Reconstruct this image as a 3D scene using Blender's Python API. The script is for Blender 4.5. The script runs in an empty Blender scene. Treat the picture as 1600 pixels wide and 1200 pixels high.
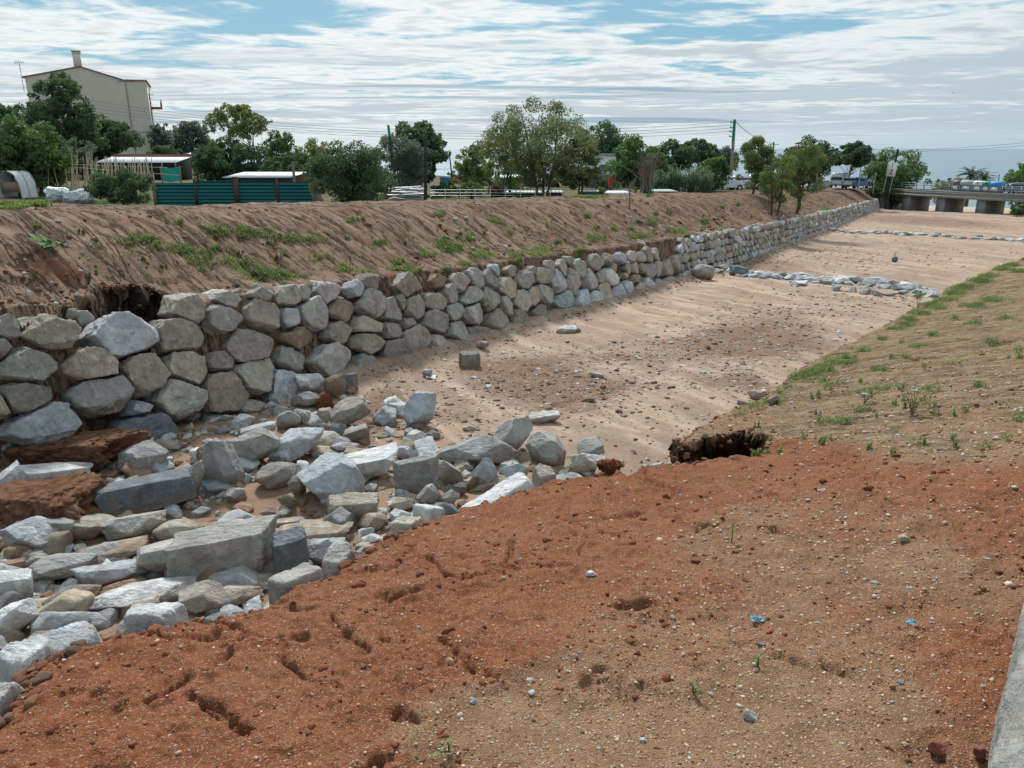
import bpy, math, random
import numpy as np
from mathutils import Vector, Matrix, noise as mnoise
R = math.radians
rng = np.random.default_rng(7)
random.seed(7)
scene = bpy.context.scene
COL = scene.collection

# ---------------------------------------------------------------- camera, world, sun, exposure
FPX = 1180.0
PITCH = math.atan(368 / FPX)
ST, CT = math.sin(PITCH), math.cos(PITCH)
CH = 12.0                                   # camera height above the sea
cam_d = bpy.data.cameras.new('camera'); cam = bpy.data.objects.new('camera', cam_d); COL.objects.link(cam)
cam.location = (0, 0, CH); cam.rotation_euler = (math.pi / 2 - PITCH, 0, 0)
cam_d.sensor_fit = 'HORIZONTAL'; cam_d.sensor_width = 36; cam_d.lens = 36 * FPX / 1600
cam_d.clip_start = 0.05; cam_d.clip_end = 60000
scene.camera = cam
SUN_EL, SUN_AZ = R(47), R(-14)              # azimuth measured from +Y towards +X
sun_d = bpy.data.lights.new('sun', 'SUN'); sun = bpy.data.objects.new('sun', sun_d); COL.objects.link(sun)
sun_d.energy = 4.1; sun_d.angle = R(8); sun_d.color = (1.0, 0.965, 0.91)
sdir = Vector((math.sin(SUN_AZ) * math.cos(SUN_EL), math.cos(SUN_AZ) * math.cos(SUN_EL), math.sin(SUN_EL)))
sun.rotation_euler = sdir.to_track_quat('Z', 'Y').to_euler()
scene.view_settings.view_transform = 'Standard'; scene.view_settings.look = 'None'
scene.view_settings.gamma = 1; scene.view_settings.exposure = 0.06
scene.cycles.use_denoising = True
scene.cycles.max_bounces = 5; scene.cycles.diffuse_bounces = 3; scene.cycles.transparent_max_bounces = 8

class NT:
    """tiny node helper"""
    def __init__(s, tree): s.t = tree; s.n = tree.nodes; s.l = tree.links
    def new(s, typ, **kw):
        n = s.n.new(typ)
        for k, v in kw.items(): setattr(n, k, v)
        return n
    def put(s, sock, v):
        if v is None: return
        if isinstance(v, bpy.types.NodeSocket): s.l.new(v, sock)
        else:
            if sock.type == 'RGBA' and len(v) == 3: v = (*v, 1)
            sock.default_value = v
    def tc(s, out='Object'): return s.new('ShaderNodeTexCoord').outputs[out]
    def mapping(s, v, loc=(0,0,0), rot=(0,0,0), scale=(1,1,1)):
        n = s.new('ShaderNodeMapping'); s.put(n.inputs[0], v); n.inputs[1].default_value = loc; n.inputs[2].default_value = rot; n.inputs[3].default_value = scale
        return n.outputs[0]
    def noise(s, v, scale, detail=4, rough=.55, dist=0, out='Fac'):
        n = s.new('ShaderNodeTexNoise'); s.put(n.inputs['Vector'], v)
        n.inputs['Scale'].default_value = scale; n.inputs['Detail'].default_value = detail; n.inputs['Roughness'].default_value = rough; n.inputs['Distortion'].default_value = dist
        return n.outputs[out]
    def voro(s, v, scale, feature='F1', out='Distance', rnd=1):
        n = s.new('ShaderNodeTexVoronoi', feature=feature); s.put(n.inputs['Vector'], v); n.inputs['Scale'].default_value = scale; n.inputs['Randomness'].default_value = rnd
        return n.outputs[out]
    def math(s, op, a, b=None, c=None, clamp=False):
        n = s.new('ShaderNodeMath', operation=op, use_clamp=clamp); s.put(n.inputs[0], a)
        if b is not None: s.put(n.inputs[1], b)
        if c is not None: s.put(n.inputs[2], c)
        return n.outputs[0]
    def vmath(s, op, a, b=None):
        n = s.new('ShaderNodeVectorMath', operation=op); s.put(n.inputs[0], a)
        if b is not None: s.put(n.inputs[1], b)
        return n.outputs[0]
    def ramp(s, f, lo, hi, a=0., b=1.):
        n = s.new('ShaderNodeMapRange', interpolation_type='SMOOTHSTEP'); s.put(n.inputs[0], f); n.inputs[1].default_value = lo; n.inputs[2].default_value = hi
        n.inputs[3].default_value = a; n.inputs[4].default_value = b
        return n.outputs[0]
    def mix(s, f, a, b, mode='MIX'):
        n = s.new('ShaderNodeMix', data_type='RGBA', blend_type=mode); s.put(n.inputs[0], f); s.put(n.inputs[6], a); s.put(n.inputs[7], b)
        return n.outputs[2]
    def attr(s, name, out='Fac'): return s.new('ShaderNodeAttribute', attribute_name=name).outputs[out]
    def bump(s, h, strength=.5, dist=.02, normal=None):
        n = s.new('ShaderNodeBump'); n.inputs['Strength'].default_value = strength; n.inputs['Distance'].default_value = dist; s.put(n.inputs['Height'], h)
        if normal is not None: s.put(n.inputs['Normal'], normal)
        return n.outputs[0]
    def sep(s, v):
        n = s.new('ShaderNodeSeparateXYZ'); s.put(n.inputs[0], v); return n.outputs
    def comb(s, x, y, z):
        n = s.new('ShaderNodeCombineXYZ'); s.put(n.inputs[0], x); s.put(n.inputs[1], y); s.put(n.inputs[2], z); return n.outputs[0]

world = bpy.data.worlds.new('World'); scene.world = world; world.use_nodes = True
w = NT(world.node_tree); w.n.clear()
sky = w.new('ShaderNodeTexSky', sky_type='NISHITA', sun_disc=False, sun_elevation=SUN_EL, sun_rotation=SUN_AZ, altitude=10, air_density=1.0, dust_density=1.2, ozone_density=1.3)
g = w.tc('Generated'); gx, gy, gz = w.sep(g)
zz = w.math('ADD', w.math('MAXIMUM', gz, 0.0), .022)
u = w.math('DIVIDE', gx, zz); v = w.math('DIVIDE', gy, zz)
pl = w.comb(u, v, 0.0)
pl1 = w.mapping(pl, loc=(3.1, 7.7, 0), rot=(0, 0, R(6)), scale=(.55, .5, 1))
n1 = w.noise(pl1, .8, 9, .60, .5)
n2 = w.noise(w.mapping(pl, loc=(11, 2, 4), rot=(0, 0, R(-5)), scale=(.25, .55, 1)), 1.0, 7, .55, .6)
n3 = w.noise(w.mapping(pl, loc=(31, 12, 4), scale=(.9, 1.1, 1)), 2.2, 6, .6, .4)
cov = w.math('ADD', w.math('MULTIPLY', n1, .74), w.math('ADD', w.math('MULTIPLY', n2, .28), w.math('MULTIPLY', w.math('SUBTRACT', n3, .5), .34)))
# more cover towards the horizon
cov = w.math('ADD', cov, w.ramp(gz, .16, .02, 0.0, .12))
cov = w.math('ADD', cov, w.ramp(gx, .15, .65, 0.0, .05))
cov = w.math('ADD', cov, w.ramp(gx, -.35, .25, 0.0, .035))
fac = w.ramp(cov, .465, .585)
thick = w.ramp(cov, .54, .68)
band = w.noise(w.mapping(pl, loc=(5, 1, 9), rot=(0, 0, R(3)), scale=(.10, .42, 1)), 1.0, 6, .6, .3)
sunny = w.new('ShaderNodeVectorMath', operation='DOT_PRODUCT'); w.put(sunny.inputs[0], g); sunny.inputs[1].default_value = (sdir.x, sdir.y, sdir.z)
glow = w.ramp(sunny.outputs['Value'], .30, .85, .0, 1.0)
K = 10.0
white = w.mix(glow, (.66 * K, .74 * K, .77 * K), (.96 * K, .98 * K, .96 * K))
grey = (.31 * K, .42 * K, .52 * K)
dark = w.math('MULTIPLY', w.ramp(band, .50, .66), w.ramp(gz, .19, .05, .35, 1.0))
dark = w.math('MAXIMUM', dark, w.math('MULTIPLY', thick, .62))
dark = w.math('MULTIPLY', dark, w.ramp(gz, .004, .03, .5, 1.0))
cloud = w.mix(dark, white, grey)
blue = w.mix(.8, sky.outputs[0], (.20 * K, .46 * K, .62 * K))
skyc = w.mix(fac, blue, cloud)
hz = w.ramp(gz, .030, 0.0, 0., .55)
skyc = w.mix(hz, skyc, w.mix(w.ramp(gx, .1, .55), (.66 * K, .76 * K, .80 * K), (.33 * K, .50 * K, .60 * K)))
bg = w.new('ShaderNodeBackground'); w.put(bg.inputs[0], skyc); bg.inputs[1].default_value = 0.1
wo = w.new('ShaderNodeOutputWorld'); w.l.new(bg.outputs[0], wo.inputs[0])

# ---------------------------------------------------------------- helpers: tags, meshes, picture rays
def tag(o, label=None, cat=None, group=None, kind=None):
    if label: o['label'] = label
    if cat: o['category'] = cat
    if group: o['group'] = group
    if kind: o['kind'] = kind
    return o

def thing(name, label, cat, loc=(0, 0, 0), rz=0, group=None):
    o = bpy.data.objects.new(name, None); COL.objects.link(o); o.empty_display_size = .2
    o.location = loc; o.rotation_euler = (0, 0, rz)
    return tag(o, label, cat, group)

class G:
    def __init__(s): s.V = []; s.F = []; s.n = 0; s.A = {}
    def add(s, V, F, **attrs):
        V = np.asarray(V, float); F = np.asarray(F, int)
        s.V.append(V); s.F.append(F + s.n); s.n += len(V)
        for k, a in attrs.items():
            s.A.setdefault(k, []).append(np.broadcast_to(np.asarray(a, float), (len(V),) + np.shape(np.asarray(a))[-1:] if np.ndim(a) and np.shape(a)[-1] == 3 else (len(V),)))
        return s
    def box(s, c, d, M=None):
        c = np.array(c, float); d = np.array(d, float) / 2
        V = np.array([[x, y, z] for x in (-1, 1) for y in (-1, 1) for z in (-1, 1)]) * d + c
        if M is not None: V = V @ np.array(M).T
        return s.add(V, [[0,1,3,2],[4,6,7,5],[0,4,5,1],[2,3,7,6],[0,2,6,4],[1,5,7,3]])
    def tube(s, P, r, k=7, cap=True):
        P = np.array(P, float); m = len(P); r = np.broadcast_to(np.asarray(r, float), (m,))
        T = np.gradient(P, axis=0); T /= np.linalg.norm(T, axis=1)[:, None] + 1e-9
        ref = np.array([0, 0, 1.]) if abs(T[0][2]) < .9 else np.array([1., 0, 0])
        A = np.cross(T, ref); A /= np.linalg.norm(A, axis=1)[:, None] + 1e-9; B = np.cross(T, A)
        a = np.linspace(0, 2 * math.pi, k, endpoint=False)
        V = P[:, None] + r[:, None, None] * (np.cos(a)[None, :, None] * A[:, None] + np.sin(a)[None, :, None] * B[:, None])
        V = V.reshape(-1, 3); F = []
        for i in range(m - 1):
            for j in range(k):
                F.append([i*k+j, i*k+(j+1)%k, (i+1)*k+(j+1)%k, (i+1)*k+j])
        s.add(V, F)
        if cap:
            for i0, c in ((0, P[0]), ((m-1)*k, P[-1])):
                s.add(np.vstack([V[i0:i0+k], c]), [[j, (j+1) % k, k] for j in range(k)])
        return s
    def loft(s, rings, close=True):
        k = len(rings[0]); V = np.vstack(rings); F = []
        for i in range(len(rings) - 1):
            for j in range(k): F.append([i*k+j, i*k+(j+1)%k, (i+1)*k+(j+1)%k, (i+1)*k+j])
        s.add(V, F)
        if close:
            for i in (0, len(rings)-1):
                Q = np.array(rings[i]); s.add(np.vstack([Q, Q.mean(0)]), [[j, (j+1) % k, k] for j in range(k)])
        return s
    def obj(s, name, mat, parent=None, smooth=False, loc=None, color=None):
        V = np.vstack(s.V); me = bpy.data.meshes.new(name)
        me.vertices.add(len(V)); me.vertices.foreach_set('co', V.ravel())
        tot = np.concatenate([np.full(len(F), F.shape[1]) for F in s.F if len(F)])
        idx = np.concatenate([F.ravel() for F in s.F if len(F)])
        me.loops.add(len(idx)); me.loops.foreach_set('vertex_index', idx.astype(np.int32))
        me.polygons.add(len(tot)); st = np.concatenate([[0], np.cumsum(tot)[:-1]])
        me.polygons.foreach_set('loop_start', st.astype(np.int32)); me.polygons.foreach_set('loop_total', tot.astype(np.int32))
        me.update(calc_edges=True)
        for k, a in s.A.items():
            a = np.concatenate(a)
            if a.ndim == 2:
                at = me.attributes.new(k, 'FLOAT_COLOR', 'POINT'); at.data.foreach_set('color', np.hstack([a, np.ones((len(a), 1))]).ravel())
            else:
                at = me.attributes.new(k, 'FLOAT', 'POINT'); at.data.foreach_set('value', a)
        if smooth: me.shade_smooth()
        me.validate()
        o = bpy.data.objects.new(name, me); COL.objects.link(o)
        if mat: me.materials.append(mat)
        if parent: o.parent = parent
        if loc is not None: o.location = loc
        if color is not None: o.color = (*color, 1)
        return o

def ray(px, py):
    px = np.asarray(px, float); py = np.asarray(py, float)
    return np.stack([px - 800, FPX * CT - (py - 600) * ST, -FPX * ST - (py - 600) * CT], -1)
def rowtan(py):
    v = (py - 600) / FPX; return (ST + v * CT) / (CT - v * ST)
def P(px, py, D):
    """world point seen at photo pixel (px,py) at horizontal distance D ahead"""
    drop = D * rowtan(py); return np.array([(px - 800) / FPX * (D * CT + drop * ST), D, CH - drop])
def pxm(D): return D * 1.05 / FPX           # metres per photo pixel at distance D

def hashn(ix, iy, iz, seed):
    h = (ix.astype(np.int64) * 374761393 + iy.astype(np.int64) * 668265263 + iz.astype(np.int64) * 2147483647 + seed * 974634777) & 0xffffffff
    h = ((h ^ (h >> 13)) * 1274126177) & 0xffffffff; h = h ^ (h >> 16)
    return (h & 0xffff) / 32767.5 - 1.0
def vn2(x, y, seed=0):
    ix = np.floor(x); iy = np.floor(y); fx = x - ix; fy = y - iy
    ix = ix.astype(np.int64); iy = iy.astype(np.int64); z = np.zeros_like(ix) 
    ux = fx*fx*fx*(fx*(fx*6-15)+10); uy = fy*fy*fy*(fy*(fy*6-15)+10)
    a = hashn(ix, iy, z, seed); b = hashn(ix+1, iy, z, seed); c = hashn(ix, iy+1, z, seed); d = hashn(ix+1, iy+1, z, seed)
    return (a*(1-ux)+b*ux)*(1-uy) + (c*(1-ux)+d*ux)*uy
def fbm2(x, y, oct=4, seed=0, gain=.5):
    o = 0; a = 1; t = 0
    for i in range(oct):
        ca, sa = math.cos(.6*i+.3), math.sin(.6*i+.3); f = 2.03**i
        o = o + a * vn2((x*ca - y*sa)*f + 17.3*i, (x*sa + y*ca)*f - 9.1*i, seed+i); t += a; a *= gain
    return o / t
def vn3(p, seed=0):
    i = np.floor(p); f = p - i; i = i.astype(np.int64); u = f*f*f*(f*(f*6-15)+10); r = 0
    for dx in (0, 1):
        for dy in (0, 1):
            for dz in (0, 1):
                wgt = (u[:,0] if dx else 1-u[:,0]) * (u[:,1] if dy else 1-u[:,1]) * (u[:,2] if dz else 1-u[:,2])
                r = r + wgt * hashn(i[:,0]+dx, i[:,1]+dy, i[:,2]+dz, seed)
    return r
def fbm3(p, oct=4, seed=0, gain=.5):
    o = 0; a = 1; t = 0
    for k in range(oct): o = o + a * vn3(p * 2.03**k + 7.7*k, seed+k); t += a; a *= gain
    return o / t
def sstep(x, a, b):
    t = np.clip((x - a) / (b - a), 0, 1); return t*t*(3-2*t)

# ---------------------------------------------------------------- the terrain as one height function
SD = np.array([.5, .8660254]); ND = np.array([.8660254, -.5])
def sn(X, Y): return .5*X + .8660254*Y, .8660254*X - .5*Y
def xy(s, n): return .5*s + .8660254*n, .8660254*s - .5*n
def Bd(s): return np.interp(s, [-20, 0, 4, 10.8, 26, 36, 49, 72, 120, 170, 220], [3.4, 3.8, 3.95, 4.29, 5.14, 5.6, 6.2, 6.95, 8.2, 11.5, 14])
def Td(s): return np.interp(s, [-20, 0, 4.3, 10.8, 26, 49, 72, 125, 170], [1.1, 1.78, 2.08, 2.50, 3.40, 4.5, 5.32, 6.95, 10])
def Cd(s): return np.interp(s, [-20, 0, 6.3, 12, 26, 49, 72, 105, 125, 170], [.1, .70, .97, 1.31, 1.95, 2.78, 3.85, 5.2, 5.6, 9])
def near_drop(s, n):
    D0 = np.interp(s, [-10, 0, 20, 60, 130, 200], [.9, 1.6, 3.5, 5.2, 7.0, 12]); b = np.interp(s, [0, 2, 8, 300], [.10, .12, .28, .28])
    return D0 - b * np.minimum(n, 5 + 0*n) + .0
GP = np.array([(-20,45,3.2),(-42,90,1.9),(-62,96,.9),(-80,60,.5),(-22,28,2.0),(-32,24,1.7),(-5,45,3.0),(5,60,3.5),(20,70,3.9),(20,90,4.2),(32,62,3.9),(45,85,4.8),(0,100,4.6),(55,118,5.5),(-38,60,2.5),(72,92,5.6),(-20,95,3.4),(0,25,2.2),(14,50,3.2),(60,105,5.4),(-60,40,1.0),(20,120,5.2)])
def ground_drop(X, Y):
    num = 0; den = 0
    for gx_, gy_, gd in GP:
        wt = 1 / ((X-gx_)**2 + (Y-gy_)**2 + 30)**1.5; num = num + wt*gd; den = den + wt
    d = num / den; r = np.hypot(X, Y)
    return d + 16 * sstep(r + .12*X, 118, 215)
def far_drop(s, n):
    T = Td(s); C = Cd(s); nc = -10.3 - (T - C) / .43
    t = np.clip((-10.3 - n) / (-10.3 - nc), 0, 1)
    return T + (C - T) * (t - .06*np.sin(2*math.pi*t))

def solve(px, py, dropf, lo=1., hi=300., first=True):
    """distance-march a photo ray to a surface given as a drop(X,Y) function"""
    d = ray(px, py).reshape(-1, 3); d = d / d[:, 1:2]
    ts = np.exp(np.linspace(math.log(lo), math.log(hi), 700))
    Q = d[:, None, :] * ts[None, :, None]
    f = -Q[..., 2] - dropf(Q[..., 0], Q[..., 1])           # >0 below the surface
    hit = f > 0; k = np.where(hit.any(1), hit.argmax(1), len(ts)-1); k = np.maximum(k, 1)
    i_ = np.arange(len(d)); fa, fb_ = f[i_, k-1], f[i_, k]; t_ = np.clip(-fa / np.where(abs(fb_-fa) < 1e-9, 1, fb_-fa), 0, 1)
    q = d * (ts[k-1]*(1-t_) + ts[k]*t_)[:, None]; return q                          # relative to camera
nb_f = lambda X, Y: near_drop(*sn(X, Y))
fb_f = lambda X, Y: far_drop(*sn(X, Y))
bd_f = lambda X, Y: Bd(sn(X, Y)[0])

EDGE_PX = [(-160,1210),(-60,1140),(0,1110),(30,1046),(90,1012),(180,975),(260,968),(330,965),(405,935),(450,903),(520,890),(560,866),(600,842),(640,824),(680,800),(720,790),(790,765),(870,742),(940,738),(1030,726),(1110,712),(1192,702),(1196,672),(1150,668),(1110,676),(1068,690),(1052,684),(1070,672),(1130,640),(1180,620),(1215,600),(1235,580),(1300,545),(1350,520),(1400,495),(1440,474),(1480,450),(1540,425),(1600,402)]
ep = solve([p[0] for p in EDGE_PX], [p[1] for p in EDGE_PX], nb_f)[:, :2]
pre = np.array([xy(-14, -3.1), xy(-4, -3.0)]); post = np.array([xy(60, 8.5), xy(90, 12), xy(118, 12.5), xy(170, 15), xy(400, 20)])
EDGE = np.vstack([pre, ep, post])
NPOLY = np.vstack([EDGE, [[500, 0], [500, -60], [-20, -60]]])
def edge_dist(X, Y):
    """signed distance to the rim of the near bank, positive on the bank"""
    sh = X.shape; x = X.ravel(); y = Y.ravel(); d2 = np.full(x.shape, 1e9)
    for a, b in zip(EDGE[:-1], EDGE[1:]):
        ab = b - a; t = np.clip(((x-a[0])*ab[0] + (y-a[1])*ab[1]) / (ab @ ab), 0, 1)
        d2 = np.minimum(d2, (x-a[0]-t*ab[0])**2 + (y-a[1]-t*ab[1])**2)
    ins = np.zeros(x.shape, bool); m = len(NPOLY)
    for i in range(m):
        a = NPOLY[i]; b = NPOLY[(i+1) % m]
        c = (a[1] > y) != (b[1] > y)
        ins ^= c & (x < (b[0]-a[0]) * (y-a[1]) / (b[1]-a[1] + 1e-12) + a[0])
    return (np.sqrt(d2) * np.where(ins, 1, -1)).reshape(sh)
def poly_dist(X, Y, PO):
    d2 = np.full(X.shape, 1e9); ins = np.zeros(X.shape, bool)
    for a, b in zip(PO, np.roll(PO, -1, 0)):
        ab = b - a; t = np.clip(((X-a[0])*ab[0] + (Y-a[1])*ab[1]) / (ab @ ab), 0, 1)
        d2 = np.minimum(d2, (X-a[0]-t*ab[0])**2 + (Y-a[1]-t*ab[1])**2)
        c = (a[1] > Y) != (b[1] > Y)
        ins ^= c & (X < (b[0]-a[0]) * (Y-a[1]) / (b[1]-a[1] + 1e-12) + a[0])
    return np.sqrt(d2) * np.where(ins, 1, -1)
def line_dist(X, Y, L):
    d2 = np.full(X.shape, 1e9)
    for a, b in zip(L[:-1], L[1:]):
        ab = b - a; t = np.clip(((X-a[0])*ab[0] + (Y-a[1])*ab[1]) / (ab @ ab), 0, 1)
        d2 = np.minimum(d2, (X-a[0]-t*ab[0])**2 + (Y-a[1]-t*ab[1])**2)
    return np.sqrt(d2)
PIT_PX = [(100,478),(125,458),(165,447),(205,444),(250,453),(292,463),(268,480),(262,500),(225,515),(150,520),(105,505),(108,492)]
PIT = solve([p[0] for p in PIT_PX], [p[1] for p in PIT_PX], fb_f)[:, :2]
CRACKS = [[(315,965),(345,975),(380,985),(375,1005),(350,1012)],[(520,965),(530,985),(545,1000),(560,1008),(600,1000)],[(565,1008),(570,1022)],[(592,928),(615,938),(650,930)],[(690,1000),(710,1020),(730,1045),(745,1060),(775,1063)],[(620,1110),(655,1125)],[(800,845),(797,868),(788,882)],[(300,1095),(340,1110),(380,1145)],[(225,1098),(255,1088),(292,1067)],[(324,1053),(345,1040),(362,1026)],[(885,808),(920,825),(945,835),(970,836)],[(430,950),(470,955),(500,952)],[(1090,832),(1110,825),(1130,830)],[(1340,770),(1380,772),(1400,790)],[(1210,830),(1220,838)],[(700,900),(730,905)],[(1290,1050),(1340,1065),(1375,1070)],[(1200,1030),(1260,1045)],[(600,1180),(560,1195)],[(1000,750),(1050,760)],[(1180,765),(1215,770)],[(1090,700),(1120,715),(1170,722)]]
CR = []
for c in CRACKS:
    q = solve([p[0] for p in c], [p[1] for p in c], nb_f); CR.append(q[:, :2])
HOLES = [(925,1082,.060,.035),(938,1062,.05,.025),(990,948,.08,.045),(1010,945,.06,.035),(1440,868,.05,.03),(470,1000,.05,.03),(1540,800,.07,.03),(150,1090,.04,.015)]
HO = [(*solve([a], [b], nb_f)[0, :2], r_, d_) for a, b, r_, d_ in HOLES]
MUD_PX = [(960,560,50,5,.7),(1050,540,60,4,.6),(900,640,60,5,.5),(1120,600,40,5,.6),(1250,490,40,5,.5),(1330,470,50,4,.5),(700,650,40,10,.6),(850,585,60,22,1.),(800,600,50,12,.9),(900,607,40,10,1.),(740,570,60,12,.5),(1160,535,60,16,1.),(1120,545,40,10,.6),(1220,510,60,12,.7),(600,640,30,30,.9),(560,650,30,20,.7),(1060,560,40,8,.5),(1180,600,25,16,.6),(1270,540,40,12,.4),(990,600,40,10,.4),(1190,408,60,8,.8),(1300,400,40,5,.4),(1080,650,60,30,.35),(1400,345,60,6,.6),(1480,345,60,7,.6),(1450,395,60,5,.4)]
mq = solve([m[0] for m in MUD_PX], [m[1] for m in MUD_PX], bd_f)
MUD = []
for m, q in zip(MUD_PX, mq):
    q2 = solve([m[0]+m[2]], [m[1]], bd_f)[0]; q3 = solve([m[0]], [m[1]-m[3]], bd_f)[0]
    MUD.append((q[0], q[1], 1.35*max(.4, abs(q2[0]-q[0])), 1.5*max(.4, abs(q3[1]-q[1])), m[4]))
def mudf(X, Y):
    o = 0
    for cx, cy, a, b, k in MUD: o = o + k * np.exp(-((X-cx)/a)**2 - ((Y-cy)/b)**2)
    return np.clip(o, 0, 1)
RED_PX = [(100,1100,1),(300,1150,1),(450,1190,.95),(500,1000,1),(400,1000,1),(700,850,1),(600,900,1),(850,900,1),(1000,800,1),(900,760,1),(1100,720,1),(1200,700,1),(1300,720,.95),(1450,740,.85),(1590,760,.75),(800,1000,.9),(700,1020,.9),(560,1100,.95),(600,1190,.75),(680,1150,.25),(760,1120,.12),(900,1150,.05),(900,1060,.25),(1000,1000,.35),(1050,900,.55),(1150,850,.35),(1200,800,.35),(1100,1180,.05),(1300,1180,.05),(1400,1100,.1),(1250,1080,.1),(1300,1020,.35),(1200,950,.35),(1350,950,.45),(1480,950,.45),(1560,1000,.75),(1530,1100,.65),(1300,880,.3),(1450,870,.25),(1550,850,.75),(1350,810,.4),(1380,770,.6),(1500,1180,.6),(960,880,.95),(1100,780,.85),
 (1200,655,.1),(1300,675,.05),(1430,698,.05),(1560,700,.1),(1300,600,.0),(1500,600,.0),(1400,500,0),(1600,450,0),(1150,650,.1),(1250,640,0),(0,1180,1),(200,1030,1)]
rq = solve([m[0] for m in RED_PX], [m[1] for m in RED_PX], nb_f)
REDP = [(q[0], q[1], m[2]) for m, q in zip(RED_PX, rq)]
def redf(X, Y):
    num = 0; den = 0
    for a, b, k in REDP:
        wt = 1 / (((X-a)**2 + (Y-b)**2) / (a*a+b*b) + .0006)**2; num = num + wt*k; den = den + wt
    return num / den

def terrain(X, Y, fine=True):
    """height z, kind (0 riverbed, 1 near bank, 2 far bank, 3 ground), red soil, mud"""
    s, n = sn(X, Y); r = np.hypot(X, Y)
    jn = .05*vn2(s*2.2, n*2.2, 5) + .02*vn2(s*9, n*9, 6)
    ed = edge_dist(X, Y) + np.where(r < 14, .05*vn2(X*3.3, Y*3.3, 7) + .04*vn2(X*8, Y*8, 8) + .018*vn2(X*21, Y*21, 9), .1*vn2(X, Y, 10) + .05*vn2(X*4, Y*4, 11))
    # riverbed
    und = .10*fbm2(s*.22, n*.55, 4, 20) * sstep(n, -9.5, -7.5)
    bed = Bd(s) - und - .25*sstep(n, -8.6, -10) * sstep(s, 8, 11)
    scour = sstep(s, 8.5, 5.0)
    bed = bed + scour * (.14*fbm2(s*.9, n*.9, 4, 22)) 
    mud = mudf(X, Y)
    bed = bed - mud * (.05 + .05*np.clip(fbm2(s*5, n*5, 4, 23), -.3, 1)) * sstep(r, 5, 9)
    rip = fbm2(s*.35 + n*.12, n*2.6 - s*.22, 4, 25)
    bed = bed + .012*np.abs(rip) * sstep(r, 7, 12) + .02*fbm2(s*1.3, n*3.1, 4, 26)
    gul = np.exp(-((n + 4.8 + .9*np.sin(s*.19) + .3*vn2(s*.4, s*0, 31))/.18)**2)*.05 + np.exp(-((n + 7.1 + .8*np.sin(s*.15+1) )/.12)**2)*.04
    bed = bed + gul*sstep(s, 9, 12)
    bed = bed + .30*np.clip((s-36.4)*4, 0, 1)*sstep(s, 50, 40)
    # near bank
    nbk = near_drop(s, n); red = redf(X, Y) + .12*vn2(X*2.2, Y*2.2, 41) + .08*vn2(X*9, Y*9, 42)
    if fine:
        grassy = 1 - sstep(red, .12, .35); fg = 1 - grassy
        lum = fbm2(X*1.6, Y*1.6, 4, 50)*.048 + fbm2(X*8, Y*8, 3, 53)*.020 + fbm2(X*30, Y*30, 4, 57, .65)*.011
        pits = np.clip(fbm2(X*4.5, Y*4.5, 5, 60, .6) - .34, 0, .25) * .06
        lumps = np.clip(vn2(X*15, Y*15, 64) - .45, 0, 1)**.8 * .030 * np.clip(red + .15, 0, 1)
        crk = 0
        for L in CR:
            dd = line_dist(X, Y, L) + .018*vn2(X*22, Y*22, 70) + .008*vn2(X*60, Y*60, 71)
            crk = crk + .036*np.exp(-(dd/.014)**2) - .014*np.exp(-((dd-.06)/.035)**2)
        wx_ = X + .12*vn2(X*4, Y*4, 74); wy_ = Y + .12*vn2(X*4, Y*4, 75); zc = vn2(wx_*1.5, wy_*2.6, 76); mk = np.clip(vn2(X*1.1, Y*1.1, 77)*1.6, 0, 1)*sstep(red, .45, .75)*(r < 12)
        crk = crk + mk*(.026*np.exp(-(zc/.035)**2) - .012*np.exp(-((zc-.12)/.08)**2))
        for hx, hy, hr, hd in HO:
            dd = np.hypot(X-hx, Y-hy) * (1 + .3*vn2(X*14, Y*14, 73)); crk = crk + hd*sstep(dd, hr*1.1, hr*.6) - .014*np.exp(-((dd-hr*1.3)/.03)**2)
        z0 = vn2(s*2.6 + .5*vn2(s*1.4, n*1.5, 80), n*.45, 81); z1 = vn2(s*6.5 + .6*vn2(s*3, n*2, 82), n*.9, 83)
        rill = .055*np.exp(-(z0/.10)**2) + .022*np.exp(-(z1/.16)**2) + fbm2(X*8, Y*8, 3, 85)*.012
        near = near_drop(s, n) + fg * (lum*-1 + pits - lumps + crk*(r < 9)) + grassy * rill * sstep(s, 6., 8.)
        near = near + .10*fbm2(X*.5, Y*.5, 2, 88) * sstep(r, 3, 8)*.4
    else: near = nbk
    near = near + .04*sstep(ed, .25, 0.)
    # far bank
    fb = far_drop(s, n); C = Cd(s); nc = -10.3 - (Td(s) - C) / .43
    onslope = sstep(n, nc - .1, nc + .5); pitd = 0
    if fine:
        z0 = vn2(s*1.15 + .55*vn2(s*.9, n*.9, 90), n*.24 + s*.10, 91); z1 = vn2(s*2.6 + .5*vn2(s*1.3, n*1.2, 92), n*.3 + s*.2, 93)
        amp = .75 + .25*vn2(s*.13, n*.2, 97)
        rill = (.15*np.exp(-np.abs(z0)/.09) + .11*np.exp(-np.abs(z1)/.13)) * amp
        rough = .05*fbm2(s*1.6, n*1.6, 5, 94, .6)
        col = sstep(s, 9.5, 6.0) * sstep(n, -12.0, -11.0)          # broken soil above the collapsed stones
        blk = .14*np.abs(fbm2(s*1.5, n*1.7, 3, 95)) + .16*(vn2(s*1.9, n*2.2, 96) > .1)
        fb = fb + onslope*rill*sstep(n, -10.5, -10.8)*(1-.6*col) - rough + col*blk
        pd = poly_dist(X, Y, PIT) + .07*vn2(s*5, n*5, 98) + .03*vn2(s*15, n*15, 99)
        pitd = .62*sstep(pd, -.03, .10) + .2*sstep(pd, .06, .4); fb = fb + pitd
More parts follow.
